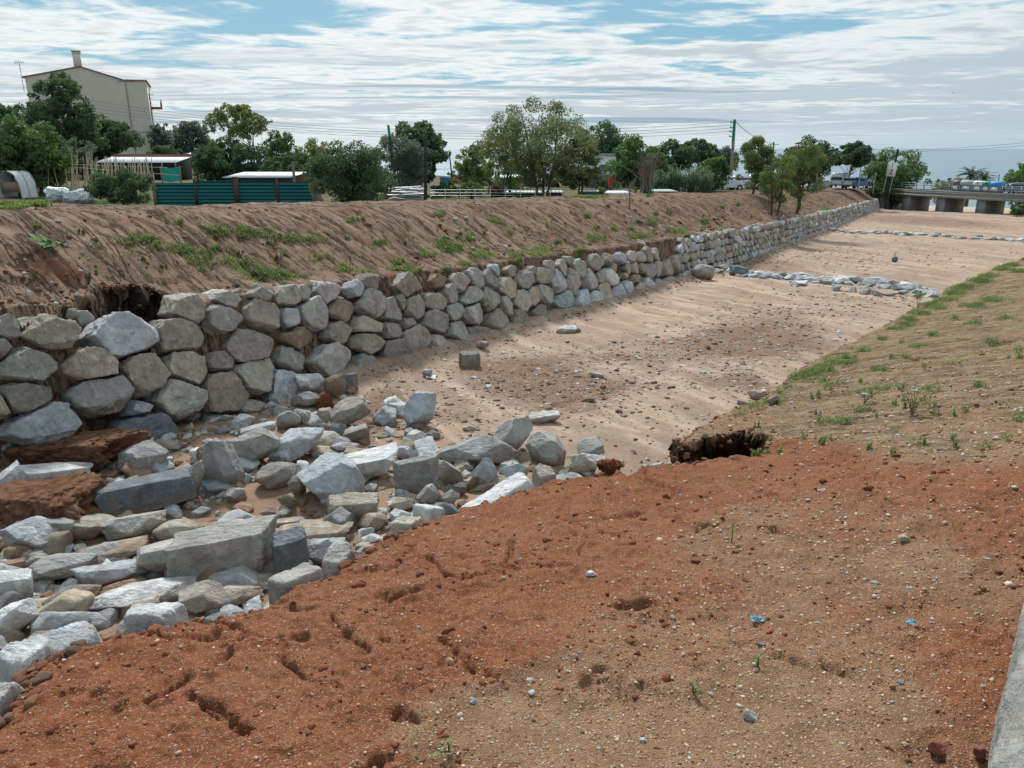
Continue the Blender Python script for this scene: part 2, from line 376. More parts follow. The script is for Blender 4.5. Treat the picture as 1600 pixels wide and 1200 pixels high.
    # berm crest, track and down to the gardens
    berm = C + (.05*fbm2(X*.8, Y*.8, 3, 100) + .05*fbm2(X*3, Y*3, 3, 101) if fine else 0)
    g_ = ground_drop(X, Y) + (.05*fbm2(X*.3, Y*.3, 4, 102) if fine else 0)
    out = sstep(n, nc - 3.2, nc - 6.5)
    farz = np.where(n > nc, fb, berm*(1-out) + g_*out)
    farz = np.where(n > nc - .4, farz*1.0, farz)
    # wall line: steep soil face behind the stones
    up = np.clip((-10.0 + jn*.6 - n) / .30, 0, 1)
    wl = n < -10.0 + jn*.6
    drop_far = np.where(up < 1, Bd(s)*(1-up) + (Td(s) + pitd)*up, farz) 
    endw = sstep(s, 118, 122)
    drop = np.where(wl, drop_far, bed)
    e = sstep(ed, -.12, .03); e = np.clip(e + .14*vn2(X*9, Y*9, 12)*e*(1-e)*4, 0, 1)
    drop = np.where(n > -7.5, drop*(1-e) + near*e, drop)
    kind = np.where((n > -7.5) & (ed > -.03), 1, np.where(wl, np.where(out > .35, 3, 2), 0))
    far_ = sstep(s, 133, 150)                                 # beyond the bridge everything falls to the beach
    beach = np.interp(r, [0, 120, 150, 185, 260], [8, 8, 9.3, 11.8, 15])
    drop = np.where((s > 128) & (n > -30), drop*(1-far_) + beach*far_, drop)
    kind = np.where((s > 138) & (n > -30), 3, kind)
    return CH - drop, kind, np.clip(red, 0, 1), mud
def tz(X, Y, fine=True):
    X = np.atleast_1d(np.asarray(X, float)); Y = np.atleast_1d(np.asarray(Y, float)); return terrain(X, Y, fine)[0]
def tdrop(X, Y): return CH - terrain(X, Y, False)[0]
def hit(px, py, dropf=tdrop, lo=1., hi=300.):
    q = solve(px, py, dropf, lo, hi); q[:, 2] += CH; return q
# ---------------------------------------------------------------- materials
def newmat(name, rough=.85, spec=.25):
    m = bpy.data.materials.new(name); m.use_nodes = True; t = NT(m.node_tree); b = t.n['Principled BSDF']
    b.inputs['Roughness'].default_value = rough; b.inputs['Specular IOR Level'].default_value = spec
    return m, t, b
def flat(name, c, rough=.7, metal=0., var=.18, scale=3., spec=.3, bumpd=0.):
    """painted / plain surface with a little procedural wear"""
    m, t, b = newmat(name, rough, spec); b.inputs['Metallic'].default_value = metal
    co = t.tc(); n = t.noise(co, scale, 5, .6); n2 = t.noise(co, scale*6, 3, .6)
    f = t.math('ADD', t.math('MULTIPLY', t.math('SUBTRACT', n, .5), 2.2*var), t.math('MULTIPLY', t.math('SUBTRACT', n2, .5), var))
    k = t.math('ADD', f, 1.0)
    t.put(b.inputs['Base Color'], t.mix(1.0, (*c, 1), t.comb(k, k, k), 'MULTIPLY'))
    t.put(b.inputs['Roughness'], t.math('ADD', rough, t.math('MULTIPLY', t.math('SUBTRACT', n, .5), .3), clamp=True))
    if bumpd: t.put(b.inputs['Normal'], t.bump(n2, .6, bumpd))
    return m

def soil_near():
    m, t, b = newmat('decomposed_granite_soil', .95, .12)
    co = t.tc(); red = t.attr('red')
    big = t.noise(co, .9, 5, .6); mid = t.noise(co, 7, 6, .62); fine = t.noise(co, 60, 4, .7); gr = t.noise(co, 240, 2, .6)
    r = t.ramp(t.math('ADD', red, t.math('MULTIPLY', t.math('SUBTRACT', mid, .5), .5)), .1, .85)
    redc = t.mix(t.ramp(mid, .35, .68), (.225, .078, .035), (.325, .122, .058))
    redc = t.mix(t.ramp(big, .38, .65), redc, (.30, .122, .062))
    tan = t.mix(t.ramp(mid, .35, .65), (.24, .135, .077), (.36, .228, .142))
    tan = t.mix(t.ramp(big, .42, .62, 0, .6), tan, (.33, .20, .115))
    straw = t.mix(t.ramp(mid, .35, .65), (.22, .155, .092), (.35, .265, .165)); cx_, cy_, cz_ = t.sep(co); gz_ = t.math('MULTIPLY', t.ramp(red, .16, .03), t.ramp(cy_, 4.2, 5.4))
    nb = t.mapping(t.mapping(co, rot=(0, 0, R(30))), scale=(.55, 3.4, 1)); rl = t.noise(nb, 1.0, 6, .62, .5); cutn = t.math('MULTIPLY', t.ramp(t.math('ABSOLUTE', t.math('SUBTRACT', rl, .5)), .030, .0), gz_)
    tan = t.mix(gz_, tan, straw)
    c = t.mix(r, tan, redc); c = t.mix(t.math('MULTIPLY', cutn, .5), c, (.11, .075, .048))
    grain = t.voro(co, 170, out='Color'); gv, gs, gw = t.sep(grain)
    c = t.mix(t.ramp(gv, .84, .96, 0, .45), c, t.mix(gs, (.55, .40, .27), (.62, .55, .46)))
    c = t.mix(t.ramp(gw, .84, .97, 0, .55), c, (.10, .05, .035))
    c = t.mix(t.math('MULTIPLY', t.ramp(fine, .35, .7), .25), c, (.15, .065, .038))
    c = t.mix(t.math('MULTIPLY', t.attr('damp_shade'), .75), c, (.095, .062, .044))  # hollow face darkened in colour to stand in for its shade
    t.put(b.inputs['Base Color'], c)
    h = t.math('ADD', t.math('MULTIPLY', fine, .8), t.math('ADD', t.math('MULTIPLY', gr, .35), t.math('MULTIPLY', mid, 1.5)))
    g2 = t.math('MULTIPLY', t.voro(co, 170), .5)
    t.put(b.inputs['Normal'], t.bump(t.math('SUBTRACT', t.math('SUBTRACT', h, g2), t.math('MULTIPLY', cutn, 2.0)), .85, .018))
    return m
def soil_far():
    m, t, b = newmat('bank_soil', .95, .1)
    co = t.tc(); big = t.noise(co, .35, 5, .6); mid = t.noise(co, 2.5, 6, .65); fine = t.noise(co, 22, 5, .7)
    c = t.mix(t.ramp(mid, .35, .66), (.185, .122, .086), (.305, .212, .152))
    c = t.mix(t.ramp(big, .42, .62, 0, .7), c, (.25, .155, .115))
    c = t.mix(t.ramp(fine, .45, .75, 0, .5), c, (.36, .26, .20))
    c = t.mix(t.ramp(fine, .42, .28, 0, .6), c, (.085, .046, .033))
    rr = t.noise(co, 1.1, 3, .5)
    c = t.mix(t.ramp(rr, .60, .72, 0, .7), c, (.22, .085, .052))
    damp_shade = t.attr('damp_shade'); c = t.mix(t.math('MULTIPLY', damp_shade, .85), c, (.062, .040, .030))  # moist soil in the pit, darkened further to paint in its shade
    sc = t.mapping(t.mapping(co, rot=(0, 0, R(30))), rot=(0, 0, 0), scale=(.30, 2.3, 1))      # x' runs down the slope, y' along the wall
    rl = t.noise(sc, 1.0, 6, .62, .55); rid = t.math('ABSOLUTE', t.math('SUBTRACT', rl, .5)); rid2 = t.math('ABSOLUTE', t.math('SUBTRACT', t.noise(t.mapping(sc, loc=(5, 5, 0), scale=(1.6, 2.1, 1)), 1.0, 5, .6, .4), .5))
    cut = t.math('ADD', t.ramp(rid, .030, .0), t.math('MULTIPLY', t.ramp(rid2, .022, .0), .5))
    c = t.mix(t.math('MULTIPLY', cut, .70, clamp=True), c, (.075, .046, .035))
    t.put(b.inputs['Base Color'], c)
    hh = t.math('SUBTRACT', t.math('ADD', mid, t.math('MULTIPLY', fine, .5)), t.math('MULTIPLY', cut, 1.3))
    t.put(b.inputs['Normal'], t.bump(hh, .9, .075))
    return m
def bed_mat():
    m, t, b = newmat('river_sand', .9, .2)
    co = t.tc(); mud = t.attr('mud')
    st = t.mapping(co, rot=(0, 0, R(-30)), scale=(1, 1, 1))     # y' runs along the channel
    st2 = t.mapping(st, rot=(0, 0, 0), scale=(1.6, .30, 1)); st3 = t.mapping(st, rot=(0, 0, R(-7)), scale=(3.2, .40, 1))
    a = t.noise(st2, 1.0, 7, .6, .8); bb = t.noise(st3, 1.0, 5, .6, .5); mid = t.noise(co, 4, 6, .65); fine = t.noise(co, 45, 4, .7)
    c = t.mix(t.ramp(a, .38, .62), (.31, .218, .160), (.45, .335, .255))
    c = t.mix(t.ramp(bb, .50, .66, 0, .6), c, (.26, .175, .12))
    c = t.mix(t.ramp(bb, .40, .30, 0, .5), c, (.54, .43, .34))
    mm = t.ramp(t.math('ADD', mud, t.math('MULTIPLY', t.math('SUBTRACT', mid, .5), .9)), .25, .8)
    c = t.mix(mm, c, t.mix(t.ramp(fine, .35, .65), (.14, .083, .055), (.28, .18, .125)))
    pale = t.noise(st2, 1.7, 6, .65, 1.2)
    c = t.mix(t.ramp(pale, .62, .70, 0, .65), c, (.62, .53, .46))
    debris = t.noise(co, 14, 5, .75)
    dz = t.noise(t.mapping(st, loc=(3, 0, 0), scale=(.5, .16, 1)), 1.0, 5, .6, .8); c = t.mix(t.math('MULTIPLY', t.ramp(debris, .52, .66), t.ramp(dz, .44, .60, .15, .8)), c, (.15, .10, .075)); c = t.mix(t.ramp(dz, .48, .60, 0, .62), c, (.235, .155, .11))
    c = t.mix(t.ramp(t.attr('near'), 0, 1, 0, .6), c, (.27, .155, .092))
    c = t.mix(t.math('MULTIPLY', t.attr('damp_shade'), .75), c, t.mix(t.ramp(mid, .35, .65), (.07, .045, .032), (.15, .10, .07)))  # shade inside the near hollow, painted into the bed colour
    t.put(b.inputs['Base Color'], c)
    t.put(b.inputs['Normal'], t.bump(t.math('ADD', t.math('MULTIPLY', bb, 1.2), t.math('ADD', mid, t.math('MULTIPLY', fine, .5))), .8, .05)); t.put(b.inputs['Roughness'], t.ramp(dz, .40, .60, .92, .62))
    return m
def ground_mat():
    m, t, b = newmat('garden_ground', .95, .1)
    co = t.tc(); big = t.noise(co, .09, 5, .6); mid = t.noise(co, .9, 6, .65); fine = t.noise(co, 9, 4, .7)
    c = t.mix(t.ramp(big, .42, .58), (.15, .115, .075), (.05, .085, .035))
    c = t.mix(t.ramp(mid, .5, .65, 0, .7), c, (.24, .17, .12)); c = t.mix(t.ramp(mid, .46, .34, 0, .7), c, (.045, .07, .03))
    px, py, pz = t.sep(co); rr = t.math('POWER', t.math('ADD', t.math('MULTIPLY', px, px), t.math('MULTIPLY', py, py)), .5)
    c = t.mix(t.math('MULTIPLY', t.ramp(rr, 125, 145), t.ramp(px, 45, 60)), c, (.55, .46, .34))
    c = t.mix(t.math('MULTIPLY', t.ramp(fine, .35, .7), .4), c, (.09, .07, .045))
    t.put(b.inputs['Base Color'], c); t.put(b.inputs['Normal'], t.bump(t.math('ADD', mid, fine), .7, .08))
    return m
def sea_mat():
    m, t, b = newmat('sea_water', .22, .5)
    co = t.tc(); a = t.mapping(co, rot=(0, 0, R(10)), scale=(.035, .12, 1)); n = t.noise(a, 1, 8, .65, .3); n2 = t.noise(t.mapping(co, scale=(.004, .018, 1)), 1, 5, .6)
    c = t.mix(t.ramp(n2, .4, .62), (.085, .155, .205), (.14, .225, .285)); t.put(b.inputs['Base Color'], c)
    t.put(b.inputs['Roughness'], t.ramp(n2, .4, .6, .25, .42))
    t.put(b.inputs['Normal'], t.bump(n, .55, 1.2)); return m

def granite(name, use_attr=False, dirt=(.27, .15, .09)):
    m, t, b = newmat(name, .82, .3)
    if use_attr: base = t.attr('col', 'Color'); co = t.tc(); rnd = t.noise(co, .7, 1)
    else:
        oi = t.new('ShaderNodeObjectInfo'); base = oi.outputs['Color']; rnd = oi.outputs['Random']
        co = t.vmath('ADD', t.tc(), t.comb(t.math('MULTIPLY', rnd, 37.), t.math('MULTIPLY', rnd, 91.), t.math('MULTIPLY', rnd, 53.)))
    big = t.noise(co, 1.6, 5, .6, .6); mid = t.noise(co, 7, 7, .68, .3); fine = t.noise(co, 55, 4, .7)
    vein = t.noise(t.mapping(co, rot=(.5, .3, .8), scale=(1, 3.2, 1)), 2.2, 7, .62, 1.4)
    k = t.math('ADD', .74, t.math('ADD', t.math('MULTIPLY', t.ramp(big, .3, .7), .32), t.math('MULTIPLY', t.ramp(mid, .3, .7), .38)))
    k = t.math('SUBTRACT', k, .10)
    c = t.mix(1.0, base, t.comb(k, k, k), 'MULTIPLY')
    c = t.mix(t.ramp(vein, .56, .66, 0, .55), c, t.mix(1.0, base, (1.75, 1.75, 1.72), 'MULTIPLY'))
    c = t.mix(t.ramp(vein, .42, .35, 0, .45), c, t.mix(1.0, base, (.55, .55, .56), 'MULTIPLY'))
    c = t.mix(t.ramp(t.noise(co, 2.7, 6, .7, .8), .57, .70, 0, .50), c, (.34, .235, .15))
    c = t.mix(t.ramp(fine, .60, .72, 0, .45), c, (.62, .62, .60)); c = t.mix(t.ramp(fine, .40, .28, 0, .55), c, (.07, .07, .072))
    if not use_attr:
        du = t.new('ShaderNodeAttribute', attribute_type='OBJECT', attribute_name='dust').outputs['Fac']; oz = t.sep(t.tc())[2]
        f = t.math('MULTIPLY', t.ramp(t.math('ADD', oz, t.math('MULTIPLY', t.math('SUBTRACT', mid, .5), .35)), .26, .02), du); c = t.mix(t.math('MULTIPLY', f, .85), c, (.27, .165, .105))
    t.put(b.inputs['Base Color'], c)
    h = t.math('ADD', t.math('MULTIPLY', mid, 1.3), t.math('ADD', t.math('MULTIPLY', fine, .30), t.math('MULTIPLY', vein, 1.0)))
    t.put(b.inputs['Normal'], t.bump(h, .9, .05))
    return m
def clod_mat(name, a, c2, sc=9):
    m, t, b = newmat(name, .97, .08); co = t.tc(); n = t.noise(co, sc, 6, .68); f = t.noise(co, sc*8, 3, .7)
    c = t.mix(t.ramp(n, .35, .65), a, c2); c = t.mix(t.ramp(f, .62, .74, 0, .6), c, (.45, .36, .28)); c = t.mix(t.ramp(f, .4, .28, 0, .6), c, tuple(x*.45 for x in a))
    t.put(b.inputs['Base Color'], c); t.put(b.inputs['Normal'], t.bump(t.math('ADD', n, t.math('MULTIPLY', f, .4)), .9, .05)); return m
def attr_mat(name, rough=.8, var=.2, sc=80, bumpd=.004):
    m, t, b = newmat(name, rough, .25); co = t.tc(); n = t.noise(co, sc, 4, .65); k = t.math('ADD', 1 - var/2*1.0, t.math('MULTIPLY', t.math('SUBTRACT', n, .5), var*2))
    t.put(b.inputs['Base Color'], t.mix(1.0, t.attr('col', 'Color'), t.comb(k, k, k), 'MULTIPLY')); t.put(b.inputs['Normal'], t.bump(n, .5, bumpd)); return m
LEAF = {}
def leaf_mat(name, dark, light, yellow=None, trans=.45):
    m = bpy.data.materials.new(name); m.use_nodes = True; t = NT(m.node_tree); t.n.clear()
    tone = t.attr('tone'); co = t.tc(); n = t.noise(co, .7, 4, .6)
    c = t.mix(t.math('ADD', t.math('MULTIPLY', tone, .6), t.math('MULTIPLY', t.ramp(n, .3, .7), .4)), dark, light)
    if yellow: c = t.mix(t.ramp(t.math('ADD', tone, t.noise(co, .45, 3, .5)), 1.15, 1.45, 0, .75), c, yellow)
    d = t.new('ShaderNodeBsdfDiffuse'); tr = t.new('ShaderNodeBsdfTranslucent'); gl = t.new('ShaderNodeBsdfGlossy'); gl.inputs['Roughness'].default_value = .5
    t.put(d.inputs[0], c); t.put(tr.inputs[0], t.mix(.5, c, t.mix(1., c, (1.3, 1.5, .6), 'MULTIPLY'))); gl.inputs[0].default_value = (.6, .65, .6, 1)
    mx = t.new('ShaderNodeMixShader'); mx.inputs[0].default_value = trans; t.l.new(d.outputs[0], mx.inputs[1]); t.l.new(tr.outputs[0], mx.inputs[2])
    m2 = t.new('ShaderNodeMixShader'); m2.inputs[0].default_value = .05; t.l.new(mx.outputs[0], m2.inputs[1]); t.l.new(gl.outputs[0], m2.inputs[2])
    o = t.new('ShaderNodeOutputMaterial'); t.l.new(m2.outputs[0], o.inputs[0]); return m
def corrugated(name, c, axis=2, pitch=.2):
    m, t, b = newmat(name, .45, .4); co = t.tc(); x = t.sep(co)[axis]
    n = t.noise(co, 1.2, 6, .65); rust = t.noise(t.mapping(co, scale=(1, 1, .4)), 2.3, 6, .7)
    k = t.math('ADD', .8, t.math('MULTIPLY', n, .4)); cc = t.mix(1., (*c, 1), t.comb(k, k, k), 'MULTIPLY')
    cc = t.mix(t.ramp(rust, .62, .78, 0, .5), cc, (.16, .12, .09)); t.put(b.inputs['Base Color'], cc)
    t.put(b.inputs['Normal'], t.bump(t.math('SINE', t.math('MULTIPLY', x, 2*math.pi/pitch)), .35, .02)); return m

MAT = dict(near=soil_near(), far=soil_far(), bed=bed_mat(), ground=ground_mat(), sea=sea_mat(), rock=granite('granite'), rockA=granite('granite_mixed', True),
    redclod=clod_mat('red_soil', (.20, .068, .035), (.30, .118, .062), 25), earth=clod_mat('compacted_earth', (.13, .062, .038), (.25, .135, .085)), gravel=attr_mat('gravel'), mudchip=attr_mat('dried_mud', .95),
    bark=flat('bark', (.10, .075, .055), .95, var=.5, scale=6, bumpd=.02), barkgrey=flat('grey_bark', (.22, .19, .16), .95, var=.5, scale=6, bumpd=.02),
    wood=flat('weathered_wood', (.26, .20, .145), .9, var=.4, scale=5, bumpd=.01), cane=flat('dry_cane', (.56, .48, .36), .8, var=.35),
    green=corrugated('green_corrugated_steel', (.004, .115, .112)), roofg=corrugated('grey_corrugated_roof', (.36, .42, .48), 0, .25), rust=flat('rusty_steel', (.10, .052, .042), .85, var=.5),
    stucco=flat('cream_stucco', (.64, .585, .49), .9, var=.16, scale=.5, bumpd=.01), stucco2=flat('pale_stucco', (.60, .57, .50), .9, var=.12, scale=.8), white=flat('white_paint', (.72, .74, .75), .6, var=.1), plastic=flat('white_plastic_sheet', (.66, .70, .72), .45, var=.25, scale=4, bumpd=.02),
    concrete=flat('concrete', (.30, .30, .285), .9, var=.35, scale=1.2, bumpd=.01), conc2=flat('pier_concrete', (.27, .265, .25), .92, var=.4, scale=1.5, bumpd=.01), asphalt=flat('asphalt', (.06, .06, .062), .9, var=.3),
    steel=flat('galvanised_steel', (.42, .44, .45), .45, .6, var=.2), dark=flat('dark_metal', (.035, .045, .042), .6, var=.3), glass=flat('dark_glass', (.03, .045, .06), .12, var=.1, spec=.6), tyre=flat('tyre_rubber', (.02, .02, .02), .9), navy=flat('navy_car_paint', (.02, .03, .055), .25, .3, spec=.5), carwhite=flat('white_car_paint', (.62, .66, .70), .3, spec=.5, var=.08), carblue=flat('blue_car_paint', (.08, .20, .42), .3, spec=.5), cargrey=flat('grey_car_paint', (.18, .20, .22), .3, spec=.5),
    brick=flat('brick', (.26, .115, .075), .9, var=.4, scale=4), terracotta=flat('roof_tile', (.30, .15, .10), .9, var=.4), blue=flat('blue_tarpaulin', (.06, .20, .38), .6, var=.3), orange=flat('orange_sheet', (.55, .16, .09), .7, var=.3), redf=flat('red_cloth', (.62, .05, .05), .8), navyb=flat('dark_blue_panel', (.04, .08, .16), .6), palegreen=flat('pale_green_sheet', (.40, .52, .47), .6, var=.25), teal=flat('teal_net', (.03, .33, .27), .8, var=.3),
    skin=flat('skin', (.42, .26, .19), .6), shirtd=flat('dark_cloth', (.06, .055, .065), .9), shirtp=flat('pink_cloth', (.50, .30, .42), .9), trousers=flat('blue_grey_cloth', (.08, .10, .15), .9), hair=flat('hair', (.03, .022, .018), .9), bodyblue=flat('blue_cloth', (.05,.16,.36), .9),
    bin_g=flat('bin_grey', (.20, .23, .25), .6, var=.15), bin_w=flat('bin_pale_lid', (.62, .60, .60), .5, var=.1), bin_gr=flat('bin_green_lid', (.02, .26, .15), .5, var=.1), bin_b=flat('bin_blue_lid', (.05, .22, .60), .5, var=.1), bin_r=flat('bin_maroon_lid', (.24, .09, .10), .5, var=.2), bin_lg=flat('bin_grey_lid', (.34, .37, .38), .5, var=.1),
    pole=flat('creosoted_pole', (.25, .20, .15), .9, var=.35, scale=4), poleg=flat('green_pole_top', (.02, .24, .13), .6, var=.2), cope=None,
    lamp=flat('lamp_glass', (.7, .7, .68), .3), flower=flat('white_petals', (.7, .7, .66), .7))
L_dark = leaf_mat('dark_leaves', (.038, .070, .042), (.115, .18, .09)); L_mid = leaf_mat('mid_leaves', (.055, .10, .04), (.16, .24, .09))
L_olive = leaf_mat('olive_leaves', (.085, .11, .06), (.24, .27, .14), (.32, .28, .12)); L_yel = leaf_mat('yellowing_leaves', (.075, .11, .042), (.20, .25, .09), (.38, .29, .10))
L_grey = leaf_mat('grey_leaves', (.075, .10, .09), (.18, .21, .19)); L_reed = leaf_mat('reed_leaves', (.08, .125, .085), (.22, .29, .20)); L_weed = leaf_mat('weed_leaves', (.075, .125, .030), (.22, .30, .085), (.30, .28, .12)); L_willow = leaf_mat('willow_leaves', (.075, .11, .045), (.18, .23, .09), (.28, .24, .10))
L_cab = leaf_mat('broad_leaves', (.07, .16, .06), (.20, .34, .16)); L_dry = leaf_mat('dry_leaves', (.14, .085, .045), (.28, .17, .09)); L_palm = leaf_mat('palm_leaves', (.012, .03, .016), (.045, .085, .04))

# ---------------------------------------------------------------- the setting: one height function, cut into sheets by what lies there
def grid(th, rr, store):
    TH, RR = np.meshgrid(th, rr); X = RR*np.sin(TH); Y = RR*np.cos(TH)
    Z = np.empty(X.shape); K = np.empty(X.shape, int); RD = np.empty(X.shape); MD = np.empty(X.shape)
    for i in range(0, len(rr), 160):
        sl = slice(i, i+160); Z[sl], K[sl], RD[sl], MD[sl] = terrain(X[sl], Y[sl])
    m, k = X.shape; ii = np.arange(m*k).reshape(m, k)
    F = np.stack([ii[:-1, :-1], ii[:-1, 1:], ii[1:, 1:], ii[1:, :-1]], -1).reshape(-1, 4)[:, ::-1]
    V = np.stack([X, Y, Z], -1).reshape(-1, 3); K = K.reshape(-1); kf = K[F[:, 0]]
    s, n = sn(V[:, 0], V[:, 1]); near = sstep(s, 9.5, 6.5)
    damp_shade = sstep(poly_dist(V[:, 0], V[:, 1], PIT), -.01, .04)  # far pit: moist soil plus painted shade
    edv = edge_dist(V[:, 0], V[:, 1]) if len(V) < 2e6 else 0; hollow = sstep(edv, .05, -.01) * sstep(edv, -1.3, -.9) * sstep(np.hypot(V[:, 0]-1.9, V[:, 1]-6.2), 1.7, 1.25)  # near hollow: mask for its painted shade and for the undercut
    # the bank is undercut at both scoured holes
    x_, y_ = V[:, 0].copy(), V[:, 1].copy(); sel = hollow > .02
    if sel.any():
        zt_ = CH - near_drop(s, n); zb_ = CH - Bd(s); fr = np.clip((V[:, 2]-zb_)/np.maximum(zt_-zb_, .2), 0, 1); sh = .42*hollow*np.exp(np.minimum(edv+.12, 0)/.35)*sstep(fr, .93, .72)*(1+.22*vn2(V[:, 0]*3+V[:, 1], fr*4.5, 610)+.10*vn2(V[:, 0]*9, fr*11, 611)); V[:, 0] += sh*.30; V[:, 1] += sh*.95
    pdv = poly_dist(x_, y_, PIT); sh = .30*sstep(pdv, .02, .07)*np.exp(-np.maximum(pdv-.07, 0)/.16)*(n < -10.45); V[:, 0] -= sh*.60; V[:, 1] += sh*.80
    pf = sstep(pdv, -.10, .0)*sstep(pdv, .5, .2)*(n < -10.35); mf = np.maximum(hollow*sstep(edv, -.7, -.3), pf); mi = np.where(mf > .02)[0]
    if len(mi):
        Q = V[mi]*1.0; a_ = mf[mi][:, None]
        V[mi] = Q + a_*(np.stack([fbm3(Q*4.5+i*9, 3, 620+i, .6) for i in range(3)], 1)*np.array([.11, .13, .06]) + np.stack([fbm3(Q*15+i*9, 2, 630+i) for i in range(3)], 1)*.035)
    for kk, nm in ((0, 'bed'), (1, 'near'), (2, 'far'), (3, 'ground')):
        f = F[kf == kk]
        if not len(f): continue
        u_, inv = np.unique(f, return_inverse=True)
        at = dict(bed=dict(mud=MD.reshape(-1)[u_], near=near[u_], damp_shade=hollow[u_]), near=dict(red=RD.reshape(-1)[u_], damp_shade=hollow[u_]), far=dict(damp_shade=damp_shade[u_]), ground={})[nm]
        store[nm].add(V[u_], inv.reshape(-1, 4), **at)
ST_ = {k: G() for k in ('bed', 'near', 'far', 'ground')}
A0 = R(56)
th = np.concatenate([np.linspace(-A0, -R(41), 50, endpoint=False), np.linspace(-R(41), R(41), 1000, endpoint=False), np.linspace(R(41), A0, 50)])
lr = []; q_ = math.log(.9)
while q_ < math.log(320): lr.append(q_); r_ = math.exp(q_); q_ += .0014 if 5.9 < r_ < 7.4 else .0018 if 11.2 < r_ < 13.4 else .0042
grid(th, np.exp(np.array(lr)), ST_)
grid(np.linspace(-A0, A0, 60), np.linspace(.02, .9, 20), ST_)
grid(np.linspace(A0, 2*math.pi - A0, 90), np.concatenate([np.linspace(.02, .9, 12), np.exp(np.linspace(math.log(.95), math.log(320), 110))]), ST_)
for nm, on in (('bed', 'riverbed'), ('near', 'near_bank'), ('far', 'far_bank'), ('ground', 'ground')):
    tag(ST_[nm].obj(on, MAT[nm], smooth=True), kind='structure')
# sea
gs = G(); rr = np.concatenate([[60], np.exp(np.linspace(math.log(120), math.log(45000), 40))]); tt = np.linspace(-R(100), R(100), 60)
TT, RR_ = np.meshgrid(tt, rr); V = np.stack([RR_*np.sin(TT), RR_*np.cos(TT), np.zeros_like(TT)], -1).reshape(-1, 3); ii = np.arange(len(V)).reshape(TT.shape)
gs.add(V, np.stack([ii[:-1, :-1], ii[1:, :-1], ii[1:, 1:], ii[:-1, 1:]], -1).reshape(-1, 4)[:, ::-1]); tag(gs.obj('sea', MAT['sea'], smooth=True), kind='structure')
# ---------------------------------------------------------------- rocks
_ico = {}
def ico(k):
    if k in _ico: return _ico[k]
    if k == 0:
        t = (1+5**.5)/2; V = np.array([(-1,t,0),(1,t,0),(-1,-t,0),(1,-t,0),(0,-1,t),(0,1,t),(0,-1,-t),(0,1,-t),(t,0,-1),(t,0,1),(-t,0,-1),(-t,0,1)], float)
        F = np.array([(0,11,5),(0,5,1),(0,1,7),(0,7,10),(0,10,11),(1,5,9),(5,11,4),(11,10,2),(10,7,6),(7,1,8),(3,9,4),(3,4,2),(3,2,6),(3,6,8),(3,8,9),(4,9,5),(2,4,11),(6,2,10),(8,6,7),(9,8,1)])
        V /= np.linalg.norm(V, axis=1)[:, None]
    else:
        V0, F0 = ico(k-1); E = np.sort(np.vstack([F0[:, [0,1]], F0[:, [1,2]], F0[:, [2,0]]]), 1)
        u_, inv = np.unique(E, axis=0, return_inverse=True); inv = inv.reshape(-1); M = V0[u_].mean(1); M /= np.linalg.norm(M, axis=1)[:, None]
        n0 = len(V0); m = len(F0); a, b, c = inv[:m]+n0, inv[m:2*m]+n0, inv[2*m:]+n0
        V = np.vstack([V0, M]); F = np.vstack([np.stack([F0[:,0], a, c], 1), np.stack([F0[:,1], b, a], 1), np.stack([F0[:,2], c, b], 1), np.stack([a, b, c], 1)])
    _ico[k] = (V, F); return V, F
def rotm(rx, ry, rz):
    return np.array((Matrix.Rotation(rz, 3, 'Z') @ Matrix.Rotation(ry, 3, 'Y') @ Matrix.Rotation(rx, 3, 'X')))
def polytope(D, N, H, p):
    dn = np.maximum(D @ N.T, 1e-6) / H[None]; return (dn**p).sum(1)**(-1/p)
def rockV(seed, sub=4, asp=(1, .8, .7), rot=(0, 0, 0), nf=13, sharp=50, rough=.05, box=0.):
    rg = np.random.default_rng(seed); D, F = ico(sub)
    N = rg.normal(size=(nf, 3)); N /= np.linalg.norm(N, axis=1)[:, None]
    for _ in range(12):                                   # spread the facet directions
        d = N[:, None] - N[None]; q = (d**2).sum(-1) + np.eye(nf); N = N + .06*(d / q[..., None]**1.5).sum(1)/nf*3; N /= np.linalg.norm(N, axis=1)[:, None]
    H = rg.uniform(.66, 1.0, nf)
    if box:
        B = np.array([(1,0,0),(-1,0,0),(0,1,0),(0,-1,0),(0,0,1),(0,0,-1)], float) + rg.normal(size=(6, 3))*.10; B /= np.linalg.norm(B, axis=1)[:, None]
        N = np.vstack([B, N]); H = np.concatenate([np.full(6, .62), H*box])
    r = polytope(D, N, H, sharp); V = D * r[:, None]
    o = rg.uniform(0, 90)
    A_ = np.array(asp, float)/np.mean(asp); Q = V*A_; disp = rough*fbm3(Q*1.7+o, 3, seed % 97) + rough*.65*np.abs(fbm3(Q*4.2+o, 3, seed % 91+3)) + rough*.34*fbm3(Q*12+o, 3, seed % 83+5)
    V = V * (1 + 1.35*disp)[:, None] * np.array(asp)
    return V @ rotm(*rot).T, F
def fitbox(V, w, d, h):
    lo = V.min(0); hi = V.max(0); return (V - (lo+hi)/2) / (hi-lo) * np.array([w, d, h])

C_ = dict(P=(.44,.47,.50), W=(.60,.61,.61), G=(.33,.325,.315), D=(.155,.175,.195), T=(.385,.345,.29), B=(.25,.18,.125), Y=(.50,.465,.39), K=(.34,.312,.27), O=(.27,.255,.23), S=(.39,.375,.35))
